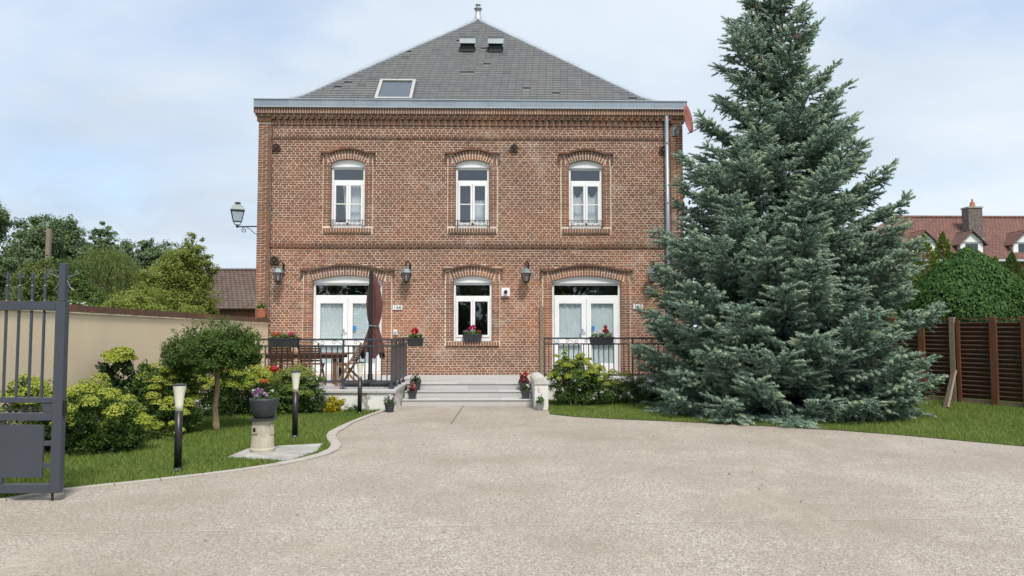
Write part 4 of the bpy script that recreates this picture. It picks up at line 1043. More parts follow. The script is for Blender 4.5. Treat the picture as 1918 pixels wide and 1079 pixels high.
def window_box(label, x, y, z, wd, flowers, rz=0, leafm='lf_mid', n=260):
    t = thing('flower_box', label, 'flower box', (x, y, z), 'flower boxes')
    h, d = .17, .17
    b = MB(); b.v = [(-wd/2+.02, -d/2+.02, 0), (wd/2-.02, -d/2+.02, 0), (wd/2-.02, d/2-.02, 0), (-wd/2+.02, d/2-.02, 0), (-wd/2, -d/2, h), (wd/2, -d/2, h), (wd/2, d/2, h), (-wd/2, d/2, h)]
    b.f = [(0, 3, 2, 1), (0, 1, 5, 4), (1, 2, 6, 5), (2, 3, 7, 6), (3, 0, 4, 7)]
    rect_frame(b, -wd/2-.008, wd/2+.008, 0, 0, 0, 0, 0) if False else None
    b.box(-wd/2-.01, wd/2+.01, -d/2-.01, -d/2+.012, h-.02, h); b.box(-wd/2-.01, wd/2+.01, d/2-.012, d/2+.01, h-.02, h); b.box(-wd/2-.01, -wd/2+.012, -d/2+.012, d/2-.012, h-.02, h); b.box(wd/2-.012, wd/2+.01, -d/2+.012, d/2-.012, h-.02, h)
    k = int(wd/.035)
    for i in range(k): xx = -wd/2+.03+(wd-.06)*i/(k-1); b.obox((xx, -d/2+.005, h*.45), (.007, 0, 0), (0, .004, 0), (0, -.009, h*.42))
    b.build('box', M['planter'], t, local=True)
    b = MB(); b.box(-wd/2+.015, wd/2-.015, -d/2+.015, d/2-.015, h-.05, h-.02); b.build('soil', M['soil'], t, local=True)
    P = rng.uniform(-1, 1, (n, 3)); P[:, 2] = rng.random(n)**1.5
    C = P*np.array([wd/2-.03, d/2-.01, .10])+np.array([x, y, z+h-.02]); leaves('foliage', C, P+rng.normal(size=(n, 3))*.6+np.array([0, 0, .5]), .055, M[leafm], t)
    for fm, pts, hr in flowers:
        for p in pts:
            kk = 24; D = sph(kk); q = np.array([x+p[0], y+p[1], z+h+p[2]])
            leaves('flower', q+D*hr*rng.uniform(.4, 1, (kk, 1)), D+rng.normal(size=(kk, 3))*.4, hr*1.1, M[fm], t, aspect=.9)
            if p[2] > .09: s = MB(); s.tube([(x+p[0]*.8, y+p[1]*.8, z+h-.03), tuple(q)], .004, 4); s.build('stalk', M['lf_deep_stem'], t)
    if rz: t.rotation_euler = (0, 0, rz)
    return t
window_box('long flower box with orange and red flowers on the railing before the table', -3.94, RY-.11, 1.16, .54, [('fl_orange', [(-.17, -.02, .06), (-.10, .02, .08)], .04), ('fl_magenta', [(.13, -.03, .07), (.18, .0, .05)], .05), ('fl_white', [(-.03, .02, .11), (.03, 0, .07), (.22, 0, .06)], .022)])
window_box('flower box with red flowers on the railing end facing the steps', -1.74, 15.85, 1.13, .34, [('fl_red', [(-.05, 0, .14), (0, .02, .20), (-.02, -.02, .10), (.03, 0, .15)], .045)])
window_box('flower box with a tall red flower on the railing beside the spruce', 2.20, 15.55, 1.16, .50, [('fl_red', [(.09, 0, .16), (.06, 0, .12), (.12, .02, .10), (.08, 0, .21)], .04), ('fl_white', [(-.15, 0, .07), (-.05, 0, .11), (-.1, 0, .06)], .022)])
window_box('flower box with violet and pink flowers on the sill of the small ground floor window', -.60, F-.03, 1.195, .46, [('fl_violet', [(-.17, -.02, .06), (-.13, 0, .09), (-.20, 0, .05)], .032), ('fl_magenta', [(-.03, 0, .17), (.03, 0, .20), (-.06, 0, .14), (.05, 0, .15)], .04), ('fl_red', [(.15, -.02, .08), (.18, 0, .06)], .032), ('fl_white', [(.0, -.03, .05), (.02, 0, .09)], .022)])
def pot(label, x, y, z, r, h, leafm, flowers, pm='planter', n=130, lh=.12, lsize=.05, square=False, kind='flower_pot'):
    t = thing(kind, label, 'flower pot', (x, y, z))
    nn = 4 if square else 20; k = 1.38 if square else 1
    b = MB(); b.lathe((x, y, z), [(r*.74*k, 0), (r*.98*k, h*.86), (r*1.04*k, h*.87), (r*1.04*k, h), (r*.9*k, h), (r*.88*k, h*.9)], nn, PI/4); b.build('pot', M[pm], t, smooth=False)
    C = sph(n); C[:, 2] = np.abs(C[:, 2]); P = np.array([x, y, z+h*.92])+C*rng.random((n, 1))**.45*np.array([r*1.15, r*1.1, lh]); leaves('foliage', P, C+rng.normal(size=(n, 3))*.5, lsize, M[leafm], t)
    for fm, pts, hr in flowers:
        for p in pts:
            kk = 22; D = sph(kk); q = np.array([x+p[0], y+p[1], z+h+p[2]])
            leaves('flower', q+D*hr*rng.uniform(.4, 1, (kk, 1)), D+rng.normal(size=(kk, 3))*.4, hr*1.1, M[fm], t, aspect=.9)
            if p[2] > lh: s = MB(); s.tube([(x+p[0]*.5, y+p[1]*.5, z+h*.9), tuple(q)], .004, 4); s.build('stalk', M['lf_deep_stem'], t)
    return t
pot('dark pot with pale pink flowers on the lowest step, below the railing', -1.66, 14.66, RIS, .085, .155, 'fl_dark', [('fl_pink', [(-.03, 0, .08), (.04, -.02, .10), (.0, 0, .14), (.05, 0, .05)], .035)], square=True)
pot('black pot with a dark leafy plant on the upper step, below the railing', -1.66, 15.20, RIS*2, .105, .18, 'lf_dark', [('fl_white', [(-.04, -.04, .06)], .025)], lh=.17, square=True)
pot('square dark pot with a small white flower on the lower step, by the white wall', .56, 14.66, RIS, .088, .17, 'lf_dark', [('fl_white', [(.04, -.05, .10), (.06, -.05, .07)], .025)], square=True, lh=.13)
pot('dark pot with dark red foliage on the upper step, by the white wall', .55, 15.15, RIS*2, .10, .16, 'fl_dark', [('fl_red', [(-.06, 0, .14), (.02, 0, .19), (.05, -.02, .15), (-.02, -.03, .09)], .035)], square=True, lh=.19, lsize=.07)
pot('small dark pot with white flowers on the ground by the terrace corner', -1.93, 13.45, .005, .092, .155, 'lf_dark', [('fl_white', [(-.07, -.02, .11), (-.02, 0, .15), (.06, 0, .11), (-.1, 0, .06), (.02, -.05, .08)], .032), ('fl_violet', [(.08, 0, .15), (.05, 0, .07)], .025)], lh=.13)
pot('small square grey pot with a green plant before the rounded wall end', .79, 13.70, .005, .075, .13, 'lf_deep', [('fl_white', [(-.02, -.03, .13), (.03, 0, .16)], .014)], 'planter_grey', square=True, lh=.15)
t = pot('terracotta pot with a green plant on top of the garden wall end', -5.66, 17.9, 1.77, .125, .21, 'lf_mid', [('fl_pink', [(.03, 0, .12)], .03)], 'terracotta', lh=.2, n=110, lsize=.06)
# pedestal with bowl
t = thing('pedestal', 'pale cylindrical stone pedestal with a square hole, on the concrete slab', 'pedestal', (-2.82, 9.05, .03))
b = MB(); b.lathe((-2.82, 9.05, .03), [(.145, 0), (.148, .035), (.137, .05), (.118, .35), (.112, .372), (.0, .375)], 24); b.build('body', M['stone_pale'], t, smooth=False)
a = R(-118); d = Vector((math.cos(a), math.sin(a), 0)); e = Vector((-d.y, d.x, 0)); c = Vector((-2.82, 9.05, .30))+d*.125
b = MB(); b.obox(c, e*.042, d*.010, Vector((0, 0, .045))); b.build('boss', M['stone_pale'], t); b = MB(); b.obox(c+d*.004, e*.02, d*.009, Vector((0, 0, .022))); b.build('hole', M['rubber'], t)
a = R(-20); d = Vector((math.cos(a), math.sin(a), 0)); e = Vector((-d.y, d.x, 0)); c = Vector((-2.82, 9.05, .30))+d*.125
b = MB(); b.obox(c, e*.035, d*.010, Vector((0, 0, .06))); b.build('boss', M['stone_pale'], t)
t = thing('planter_bowl', 'round anthracite bowl with violet pansies on the stone pedestal', 'planter', (-2.81, 9.05, .406))
b = MB(); b.lathe((-2.81, 9.05, .406), [(.135, 0), (.165, .012), (.165, .02), (.12, .022)], 26); b.build('saucer', M['planter'], t)
b = MB(); b.lathe((-2.81, 9.05, .428), [(.105, 0), (.125, .03), (.155, .12), (.170, .21), (.173, .238), (.160, .240), (.15, .20)], 28); b.build('bowl', M['planter'], t, smooth=True)
b = MB(); b.lathe((-2.81, 9.05, .62), [(.148, 0), (.14, .01)], 18); b.build('soil', M['soil'], t)
C = sph(240); C[:, 2] = np.abs(C[:, 2]); leaves('foliage', np.array([-2.81, 9.05, .65])+C*rng.random((240, 1))**.4*np.array([.16, .15, .085]), C+rng.normal(size=(240, 3))*.5, .04, M['lf_deep'], t)
for fm, pts, hr in (('fl_violet', [(-.10, -.06, .09), (-.06, -.10, .06), (-.02, -.05, .10), (-.09, .03, .11), (.02, -.10, .07), (.05, -.08, .05), (-.12, -.02, .06)], .026), ('fl_white', [(-.11, -.05, .11), (.10, 0, .10)], .018)):
    for p in pts:
        D = sph(20); q = np.array([-2.81+p[0], 9.05+p[1], .65+p[2]]); leaves('flower', q+D*hr*.8, D+rng.normal(size=(20, 3))*.4, hr*1.3, M[fm], t, aspect=.95)

# ------------------------------------------------------------------ garden wall with brick coping
gw = thing('garden_wall', 'long beige rendered garden wall with a brick coping', 'wall', (-6, 11, 0))
def wz(y): return 1.75+.0138*(18.1-y)
Y0 = 1.5; th = .24
b = MB(); a = (wallx(Y0), Y0); c = (wallx(18.1), 18.1)
b.v = [(a[0], a[1], -.05), (c[0], c[1], -.05), (c[0], c[1], wz(18.1)-.125), (a[0], a[1], wz(Y0)-.125), (a[0]-th, a[1], -.05), (c[0]-th, c[1], -.05), (c[0]-th, c[1], wz(18.1)-.125), (a[0]-th, a[1], wz(Y0)-.125)]
b.f = [(0, 1, 2, 3), (5, 4, 7, 6), (3, 2, 6, 7), (1, 5, 6, 2), (4, 0, 3, 7)]
b.build('wall_face', M['render_wall'], gw)
b = MB(); 
for y0, y1 in ((Y0, 18.1),):
    b.v = [(wallx(y)+dx_, y, wz(y)+dz) for y in (y0, y1) for dx_, dz in ((.028, -.124), (.028, -.104), (-th-.028, -.104), (-th-.028, -.124))]
    b.f = [(0, 1, 5, 4), (1, 2, 6, 5), (2, 3, 7, 6), (3, 0, 4, 7)]
b.build('coping_ledge', M['cream_mortar'], gw)
q = MB(); q.box(-th-.03, .03, -.032, .032, -.10, 0); me = bpy.data.meshes.new('coping_brick'); me.from_pydata(q.v, [], q.f); me.materials.append(M['brick_coping'])
q = MB(); y = 18.06; k = 0
while y > Y0+.1:
    put('coping_brick', me, gw, (wallx(y)+random.uniform(-.003, .003), y, wz(y)+random.uniform(-.004, .003)), (R(.8), 0, R(-5)))
    y -= .072; k += 1
q.v = [(wallx(y)+dx_, y, wz(y)+dz) for y in (Y0, 18.1) for dx_, dz in ((.02, -.103), (.02, -.012), (-th-.02, -.012), (-th-.02, -.103))]
q.f = [(0, 1, 5, 4), (1, 2, 6, 5), (2, 3, 7, 6)]
q.build('coping_mortar', M['mortar'], gw)

# ------------------------------------------------------------------ gate leaf, standing open
GY = 6.62; g = thing('metal_gate', 'slate grey metal gate leaf with spear tops standing open', 'gate', (-3.9, GY, 0))
gp = M['gate_paint']
GX = -3.80
b = MB(); b.box(GX-.085, GX, GY-.035, GY+.035, .075, 1.74); b.build('gate_stile', gp, g, bevel=.004)
b = MB(); b.box(GX-.068, GX-.012, GY-.03, GY+.03, 1.742, 2.08); b.build('gate_post', gp, g, bevel=.004)
GL = -6.3
for z0, z1, nm in ((1.665, 1.74, 'top_rail'), (.855, .90, 'mid_rail'), (.70, .765, 'mid_rail'), (.075, .15, 'bottom_rail')):
    b = MB(); b.box(GL, GX-.087, GY-.03, GY+.03, z0, z1); b.build(nm, gp, g, bevel=.003)
b = MB(); b.box(GL, GX-.165, GY-.012, GY+.012, .205, .66); b.build('sheet_panel', gp, g)
b = MB()
for z in (.31, .50): b.box(GX-.163, GX-.087, GY-.012, GY+.012, z-.02, z+.02)
for x in (-4.33, -5.3):
    b.box(x-.025, x+.025, GY-.012, GY+.012, .152, .203); b.box(x-.03, x+.03, GY-.012, GY+.012, .662, .698)
b.box(GX-.175, GX-.087, GY-.02, GY+.02, .767, .853); b.build('spacer', gp, g)
b = MB(); b.tube([(GX-.075, GY, .0), (GX-.075, GY, .08)], .012, 8); b.build('drop_bolt', M['black_iron'], g)
b = MB(); b.box(GX-.002, GX+.016, GY-.02, GY+.02, .74, .87); b.build('lock', M['rubber'], g)
for k in range(11):
    x = GX-.20-k*.108*1.02
    b = MB(); b.tube([(x, GY, .902), (x, GY, 1.663)], .0125, 8); b.build('bar', gp, g)
    b = MB(); b.tube([(x, GY, 1.742), (x, GY, 1.88)], .0125, 8); b.lathe((x, GY, 1.745), [(.018, 0), (.013, .012)], 8); b.lathe((x, GY, 1.868), [(.013, 0), (.019, .01), (.013, .02)], 8)
    b.lathe((x, GY, 1.885), [(.008, 0), (.011, .05), (.018, .062), (.010, .075), (.013, .09), (.0, .135)], 6)
    for s in (-1, 1): b.tube([(x, GY, 1.952), (x+s*.018, GY, 1.966), (x+s*.032, GY, 1.956), (x+s*.036, GY, 1.945)], [.006, .005, .004, .002], 5)
    b.build('spear_top', gp, g)
for k in range(6):
    x = GX-.31-k*.24
    b = MB(); b.tube(spiral(x-.035, .815, .034, -PI/2, 1.25, GY, 14, -1), .0065, 5); b.tube(spiral(x+.035, .815, .034, PI*1.5, 1.25, GY, 14, 1), .0065, 5); b.tube([(x-.12, GY, .79), (x-.06, GY, .785), (x, GY, .78), (x+.06, GY, .785), (x+.12, GY, .79)], .006, 5); b.build('scroll', M['black_iron'], g)
for s in (-1, 1):
    for yy in ((GY,) if s < 0 else (GY,)):
        b = MB(); cx = GX-.04+s*.04
        cx = GX-.04+s*.03; b.tube([(cx, yy, 1.93), (cx+s*.03, yy, 1.865), (cx+s*.065, yy, 1.84)], .0045, 5); b.tube([(cx, yy, 1.955), (cx+s*.04, yy, 1.965), (cx+s*.07, yy, 1.985)], .0045, 5); b.tube(spiral(cx+s*.075, 2.0, .022, -PI/2, .9, yy, 10, s), .004, 5); b.build('top_scroll', M['lamp_grey'], g)

# ------------------------------------------------------------------ slatted fence
fn = thing('slatted_fence', 'dark brown slatted wooden fence behind the lawn', 'fence', (9.2, 14.6, 0))
P0, P1 = Vector((8.45, 16.15, 0)), Vector((11.2, 11.75, 0)); fd = (P1-P0).normalized(); fnm = Vector((fd.y, -fd.x, 0))
if fnm.y > 0: fnm = -fnm
FH = 1.69
tpos = [-.35, .31, .91, 1.53, 2.29, 2.84, 3.55, 4.25, 4.95]
base0 = .115
ts = [-1.0]+tpos+[5.6]
sm = None
for k in range(len(ts)-1):
    a, c = P0+fd*(ts[k]+.05), P0+fd*(ts[k+1]-.05); ln = (c-a).length; mid = (a+c)/2
    q = MB(); q.obox((0, 0, 0), (ln/2, 0, 0), (0, .010, .012), (0, -.022, .038)); me = bpy.data.meshes.new('slat'); me.from_pydata(q.v, [], q.f); me.materials.append(M['fence_wood'])
    ang = math.atan2(fd.y, fd.x)
    z = .17
    while z < FH-.03:
        put('slat', me, fn, (mid.x, mid.y, z), (R(random.uniform(-1.5, 1.5)), R(random.uniform(-.25, .25)), ang)); z += .0885
    b = MB(); b.obox((mid.x, mid.y, .06), fd*(ln/2), fnm*.012, Vector((0, 0, .05))); b.build('bottom_board', M['grey_wood'], fn)
for k, tt in enumerate(tpos):
    c = P0+fd*tt; old = k == 3
    b = MB(); b.obox((c.x+fnm.x*.03, c.y+fnm.y*.03, FH/2+.03), fd*(.062 if not old else .05), fnm*.05, Vector((0, 0, FH/2+.015))); b.build('post', M['grey_wood'] if old else M['fence_post'], fn, bevel=.004)
    if old:
        c2 = c+fd*.11; b = MB(); b.obox((c2.x+fnm.x*.03, c2.y+fnm.y*.03, FH/2), fd*.03, fnm*.04, Vector((0, 0, FH/2-.02))); b.build('post', M['fence_post'], fn)
b = MB(); b.obox(((P0+P1)/2+Vector((0, 0, FH+.012)))[:], fd*((P1-P0).length/2+.5), fnm*.03, Vector((0, 0, .012))); b.build('top_rail', M['fence_post'], fn)
c = P0+fd*1.53+fnm*.10
b = MB(); b.bar((8.30, 13.62, .01), (c.x+.02, c.y-.02, .62), .035, .15, (.6, -.5, 1))
tag(b.build('leaning_plank', M['grey_wood']), 'weathered plank propped against the fence post', 'plank')
# ------------------------------------------------------------------ blue spruce
def spruce(cx, cy):
    t = thing('blue_spruce', 'tall dense blue spruce with branches down to the lawn', 'tree', (cx, cy, 0))
    b = MB(); H = 8.35
    b.tube([(cx, cy, 0), (cx, cy, 1), (cx+.02, cy, 3), (cx-.03, cy, 6), (cx-.06, cy, H-.1)], [.22, .19, .15, .075, .012], 10); b.build('trunk', M['bark_dark'], t, smooth=True)
    limbs = MB(); S = []; D = []; SZ = []; T = []
    rr = random.Random(5)
    # radius of the crown by height, measured from the photograph
    prof = [(0, 2.28), (.5, 2.40), (1.2, 2.44), (2.0, 2.36), (3.0, 2.06), (4.0, 1.74), (5.0, 1.36), (6.0, 1.0), (6.8, .72), (7.5, .42), (8.35, .06)]
    def rad(z):
        for (a, ra), (c, rc) in zip(prof, prof[1:]):
            if a <= z <= c: return ra+(rc-ra)*(z-a)/(c-a)
        return .1
    z = .12; wh = 0
    while z < H-.15:
        nb = int(round(17 if z < 2 else 14 if z < 3.4 else 9 if z < 5 else 6)); a0 = rr.uniform(0, 6.28)
        for k in range(nb):
            az = a0+2*PI*k/nb+rr.uniform(-.28, .28); zz = z+rr.uniform(-.07, .07)
            u = max(0, zz/H)
            # limbs droop low down and rise near the top; the tip turns up
            Lb = rad(max(0.05, zz))*((rr.choice((.8, .88, .94, .98, 1.02, 1.05)) if zz < 2 else rr.choice((.68, .8, .9, .97, 1.02, 1.08))) if zz < 4.5 else rr.choice((.5, .7, .85, 1.0, 1.12)))
            rise = (-.14+.80*u**1.2)*Lb
            dx_, dy_ = math.cos(az), math.sin(az); sdx, sdy = -dy_, dx_
            if dy_ > .80 and rr.random() < .55: continue         # the far side is thinned out
            curve = []
            for i in range(9):
                s = i/8; h = rise*s + (-.16*math.sin(PI*s) + .10*s**3)*Lb*(1-.6*u)
                curve.append(Vector((cx+dx_*Lb*s, cy+dy_*Lb*s, max(.05, zz+h))))
            limbs.tube(curve, [max(.005, .032*(1-.85*i/8)*(Lb/2.8+.25)) for i in range(9)], 5, cap=False)
            def at(s):
                f = min(max(s, 0), .9999)*8; i = int(f); return curve[i].lerp(curve[i+1], f-i)
            step = .105
            s = .22 if Lb > 1.2 else .10
            while s < 1.0:
                p = at(s); fw = (at(min(1, s+.05))-at(s-.05)).normalized()
                for sg in (-1, 1):
                    if rr.random() < .08: continue
                    lt = (.16+.62*(1-s)**.75*min(1, Lb/2.2))*rr.uniform(.75, 1.15)*(.55+.45*min(1, (s-.1)/.3))
                    if s < .5 and rr.random() < .35: lt *= .6
                    dirv = (fw*.75+Vector((sdx, sdy, 0))*sg*.85+Vector((0, 0, rr.uniform(-.30, .12)))).normalized()
                    ns = max(2, int(lt/.075))
                    for j in range(ns):
                        q = p+dirv*lt*(j+.4)/ns + Vector((0, 0, -.10*lt*((j/ns)**2)))
                        tipness = s*.5+.5*(j/ns)
                        for s2 in (-1, 1):
                            if rr.random() < .22: continue
                            ang = rr.uniform(.5, .9)*s2; sd2 = dirv.cross(Vector((0, 0, 1))).normalized()
                            dv = (dirv*math.cos(ang)+sd2*math.sin(ang)+Vector((0, 0, rr.uniform(-.25, .35)))).normalized()
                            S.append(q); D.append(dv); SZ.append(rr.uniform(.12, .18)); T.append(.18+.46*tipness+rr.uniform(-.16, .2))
                        if rr.random() < .62:
                            S.append(q+Vector((rr.uniform(-.03, .03), rr.uniform(-.03, .03), rr.uniform(-.09, -.01)))); D.append((dv*.5+dirv*.3+Vector((rr.uniform(-.4, .4), rr.uniform(-.4, .4), rr.uniform(-.75, .1)))).normalized()); SZ.append(rr.uniform(.12, .17)); T.append(.10+.34*tipness+rr.uniform(-.12, .2))
                        if rr.random() < .30:
                            S.append(q); D.append((dv*.4+dirv*.6+Vector((0, 0, rr.uniform(.25, .7)))).normalized()); SZ.append(rr.uniform(.11, .15)); T.append(.36+.38*tipness+rr.uniform(-.12, .25))
                    S.append(p+dirv*lt*.95); D.append(dirv); SZ.append(.18); T.append(.66+rr.uniform(-.1, .3))
                S.append(p); D.append((fw+Vector((0, 0, .35))).normalized()); SZ.append(.11); T.append(.4+rr.uniform(-.15, .2))
                s += step/Lb*1.15
            S.append(curve[-1]); D.append((curve[-1]-curve[-2]).normalized()); SZ.append(.15); T.append(.8)
        z += .31 if z < 3.2 else .29 if z < 5 else .29; wh += 1
    for k in range(26): zz = H-1.3+k*.055; a = rr.uniform(0, 6.28); S.append(Vector((cx-.05, cy, zz))); D.append(Vector((math.cos(a), math.sin(a), .9)).normalized()); SZ.append(.14); T.append(.5)
    limbs.build('limbs', M['bark_dark'], t)
    # one shoot = a tapered core and a brush of needles
    S = np.array([tuple(v) for v in S]); D = np.array([tuple(v) for v in D]); SZ = np.array(SZ); T = np.clip(np.array(T), 0, 1)
    pv = []; pf = []
    for k in range(3): a = 2*PI*k/3; pv.append((.05, .15*math.cos(a), .15*math.sin(a)))
    pv.append((1.0, 0, 0)); pf += [(0, 1, 3), (1, 2, 3), (2, 0, 3)]
    tt = [0, 0, 0, .12]
    nr = random.Random(3)
    for j in range(15):
        x0 = .06+.86*j/14; a = j*2.399; c_, s_ = math.cos(a), math.sin(a); i0 = len(pv); r1 = .27*(1-.25*x0)
        wv = .075
        pv += [(x0, -s_*wv, c_*wv), (x0, s_*wv, -c_*wv), (x0+.20, c_*r1, s_*r1)]; pf.append((i0, i0+1, i0+2)); tt += [0, 0, .18]
    PV = np.array(pv); PF = np.array(pf); TT = np.array(tt)
    n = len(S); up = np.array([0, 0, 1.0]); sd = np.cross(D, up+rng.normal(size=(n, 3))*.15); sd = unit(sd); w = np.cross(D, sd)
    V = S[:, None, :] + SZ[:, None, None]*(PV[None, :, 0:1]*D[:, None, :] + PV[None, :, 1:2]*sd[:, None, :] + PV[None, :, 2:3]*w[:, None, :])
    Ff = (np.arange(n)*len(PV))[:, None, None] + PF[None]
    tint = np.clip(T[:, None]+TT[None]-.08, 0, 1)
    V[..., 2] = np.maximum(V[..., 2], .02)
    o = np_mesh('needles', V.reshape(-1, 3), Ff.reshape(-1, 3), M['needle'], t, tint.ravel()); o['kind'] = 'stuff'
    print('spruce shoots', n, 'tris', n*len(PF))
    # hanging cones in the upper crown
    q = MB(); q.lathe((0, 0, -.10), [(.004, 0), (.018, .015), (.022, .05), (.016, .085), (.004, .10)], 6); me = bpy.data.meshes.new('cone'); me.from_pydata(q.v, [], q.f); me.materials.append(M['cone'])
    hi = np.where((S[:, 2] > 5.6))[0]; wts = (S[hi, 2]-5.4)**2; wts /= wts.sum()
    for i in rng.choice(hi, 130, replace=False, p=wts): put('cone', me, t, S[i]+np.array([0, 0, -.02]), (random.uniform(-.3, .3), random.uniform(-.3, .3), 0), (1.15,)*3)
    return t
spruce(5.16, 13.5)

# ------------------------------------------------------------------ shrubs and small trees near the house
def shrub(name, label, base, lobes, heads, nd, nh, dark='lf_deep', head='lf_euph', dsize=.055, hsize=.03, cat='shrub', stems=8, spiky=False, group=None, hclump=.10):
    """dark foliage over ellipsoid lobes (x,y,z,rx,ry,rz offsets from base) and paler flower heads scattered on the outside"""
    t = thing(name, label, cat, base, group); B = np.array(base)
    lb = [(l[0]+base[0], l[1]+base[1], l[2]+base[2], *l[3:]) for l in lobes]
    nd = int(nd*2); dsize = dsize*.86; lb2 = lb+[(l[0], l[1], l[2]*.4, l[3]*.8, l[4]*.8, l[2]*.4) for l in lb if base[2] == 0]
    C, Nn, tn = clump_points(lb2, max(14, nd//60), nd, .34, .75); C[:, 2] = np.maximum(C[:, 2], .02)
    ax = None
    if spiky: ax = unit(Nn+np.array([0, 0, .6])); Nn = unit(np.cross(ax, rng.normal(size=ax.shape)))
    leaves('foliage', C, Nn+rng.normal(size=C.shape)*.45+np.array([0, 0, .35]), dsize, M[dark], t, np.clip(rng.random(nd)*.7+tn*.3, 0, 1), .42 if spiky else .55, ax)['kind'] = 'stuff'
    if nh:
        lbA = np.array(lb); w = lbA[:, 3]*lbA[:, 5]; w /= w.sum(); li = rng.choice(len(lb), heads, p=w); d = sph(heads); d[:, 2] = np.abs(d[:, 2])*1.0+.05; d = unit(d)
        hc = lbA[li, :3]+d*lbA[li, 3:6]*rng.uniform(.85, 1.28, (heads, 1)); nh = int(nh*2.6); hsize = hsize*.78; per = nh//heads
        k = np.repeat(np.arange(heads), per); q = sph(len(k)); q[:, 2] = np.abs(q[:, 2])*.85
        rs = hclump*rng.uniform(.7, 1.35, heads)
        C = hc[k]+q*rs[k][:, None]*rng.uniform(.75, 1.05, (len(k), 1))
        leaves('flower_heads' if head == 'lf_euph' else 'young_leaves', C, q+np.array([0, 0, .6])+rng.normal(size=q.shape)*.4, hsize, M[head], t, np.clip(rng.random(heads)[k]*.5+rng.random(len(k))*.6, 0, 1), .8)['kind'] = 'stuff'
    b = MB(); rr = random.Random(int(abs(base[0]*1000)))
    for i in range(stems):
        l = lb[rr.randrange(len(lb))]; tip = (l[0]+rr.uniform(-.5, .5)*l[3], l[1]+rr.uniform(-.5, .5)*l[4], l[2]+rr.uniform(-.2, .5)*l[5])
        b.tube([(base[0]+rr.uniform(-.12, .12), base[1]+rr.uniform(-.1, .1), 0), (tip[0]*.6+base[0]*.4, tip[1]*.6+base[1]*.4, tip[2]*.55), tip], [.014, .010, .005], 5)
    if stems: b.build('stems', M['bark'], t)
    return t
shrub('euphorbia_shrub', 'wide yellow green euphorbia nearest the gate', (-4.85, 9.0, 0), [(0, 0, .36, .36, .36, .34), (-.34, .15, .44, .28, .28, .30), (.36, .1, .24, .24, .26, .22), (-.12, .2, .62, .22, .22, .22), (.24, .2, .48, .20, .22, .15)], 70, 8400, 5200, 'lf_deep', spiky=True)
shrub('euphorbia_shrub', 'yellow green euphorbia seen through the gate bars', (-5.55, 9.0, 0), [(0, 0, .38, .36, .4, .34), (-.1, .1, .66, .26, .3, .22), (.1, .1, .50, .26, .3, .26)], 34, 3600, 2400, 'lf_deep', spiky=True)
shrub('tall_euphorbia', 'tall euphorbia with dark leaves and a lime top against the beige wall', (-5.68, 11.3, 0), [(0, 0, .45, .32, .3, .4), (.0, 0, .80, .24, .24, .3)], 0, 2600, 0, 'lf_dark', dsize=.09, spiky=True, stems=5)
shrub('lime_euphorbia', 'lime green euphorbia top rising highest by the beige wall', (-5.66, 11.28, .90), [(0, 0, .10, .15, .15, .14)], 14, 300, 1900, 'lf_mid', stems=0, hsize=.035)
shrub('leafy_shrub', 'dark green narrow leaved shrub between the euphorbias by the wall', (-5.05, 11.2, 0), [(0, 0, .45, .40, .4, .42), (.25, .15, .65, .3, .3, .3), (-.2, .2, .72, .25, .3, .22)], 10, 4600, 700, 'lf_deep', 'lf_euph', .085, spiky=True)
shrub('euphorbia_shrub', 'yellow green euphorbia behind the nearest bollard lamp', (-4.75, 10.9, 0), [(0, 0, .40, .34, .36, .38), (-.05, .1, .70, .30, .3, .26), (.2, -.2, .25, .30, .3, .22)], 30, 3800, 2700, 'lf_deep', spiky=True)
shrub('low_shrub', 'low spreading green shrub at the lawn edge beside the bollard lamp', (-4.65, 10.15, 0), [(0, 0, .12, .30, .28, .13), (.22, -.1, .10, .2, .2, .1)], 10, 1300, 500, 'lf_mid', 'lf_euph', .05, stems=3, hclump=.05)
shrub('euphorbia_shrub', 'yellow green euphorbia behind the trunk of the round clipped tree', (-4.55, 12.75, 0), [(0, 0, .45, .42, .4, .42), (-.4, .1, .45, .36, .35, .40), (.45, .1, .40, .35, .35, .38), (0, .2, .75, .35, .3, .25)], 60, 6600, 4700, 'lf_deep', spiky=True)
shrub('leafy_shrub', 'rounded light green shrub behind the planter bowl', (-3.78, 13.05, 0), [(0, 0, .38, .36, .3, .38), (.2, .1, .5, .3, .28, .3)], 26, 3400, 1500, 'lf_mid', 'lf_lime', .055)
shrub('euphorbia_shrub', 'bright lime shrub below the flower box on the railing', (-3.95, 13.3, 0), [(0, 0, .40, .36, .25, .32), (.22, .05, .46, .28, .25, .26), (-.25, .05, .46, .25, .22, .28)], 36, 2200, 2900, 'lf_mid', 'lf_euph', spiky=False)
shrub('leafy_shrub', 'bushy green shrub against the white terrace wall behind the bollard lamp', (-3.42, 13.15, 0), [(0, 0, .32, .34, .28, .34), (.12, 0, .42, .28, .26, .26), (-.15, .05, .42, .25, .25, .26)], 24, 4200, 1300, 'lf_deep', 'lf_lime', .05)
shrub('golden_grass', 'small golden yellow tufted plant before the white terrace wall', (-2.93, 13.38, 0), [(0, 0, .10, .20, .17, .14)], 0, 1500, 0, 'lf_yellow', dsize=.075, stems=0, spiky=True)
shrub('low_shrub', 'tiny green weed beside the golden tuft', (-2.60, 13.42, 0), [(0, 0, .05, .13, .1, .07)], 0, 260, 0, 'lf_mid', dsize=.04, stems=0)
shrub('silver_shrub', 'thin silvery plant beside the bushy green shrub', (-3.10, 13.25, 0), [(0, 0, .24, .10, .1, .26)], 0, 240, 0, 'lf_silver', dsize=.035, stems=4)
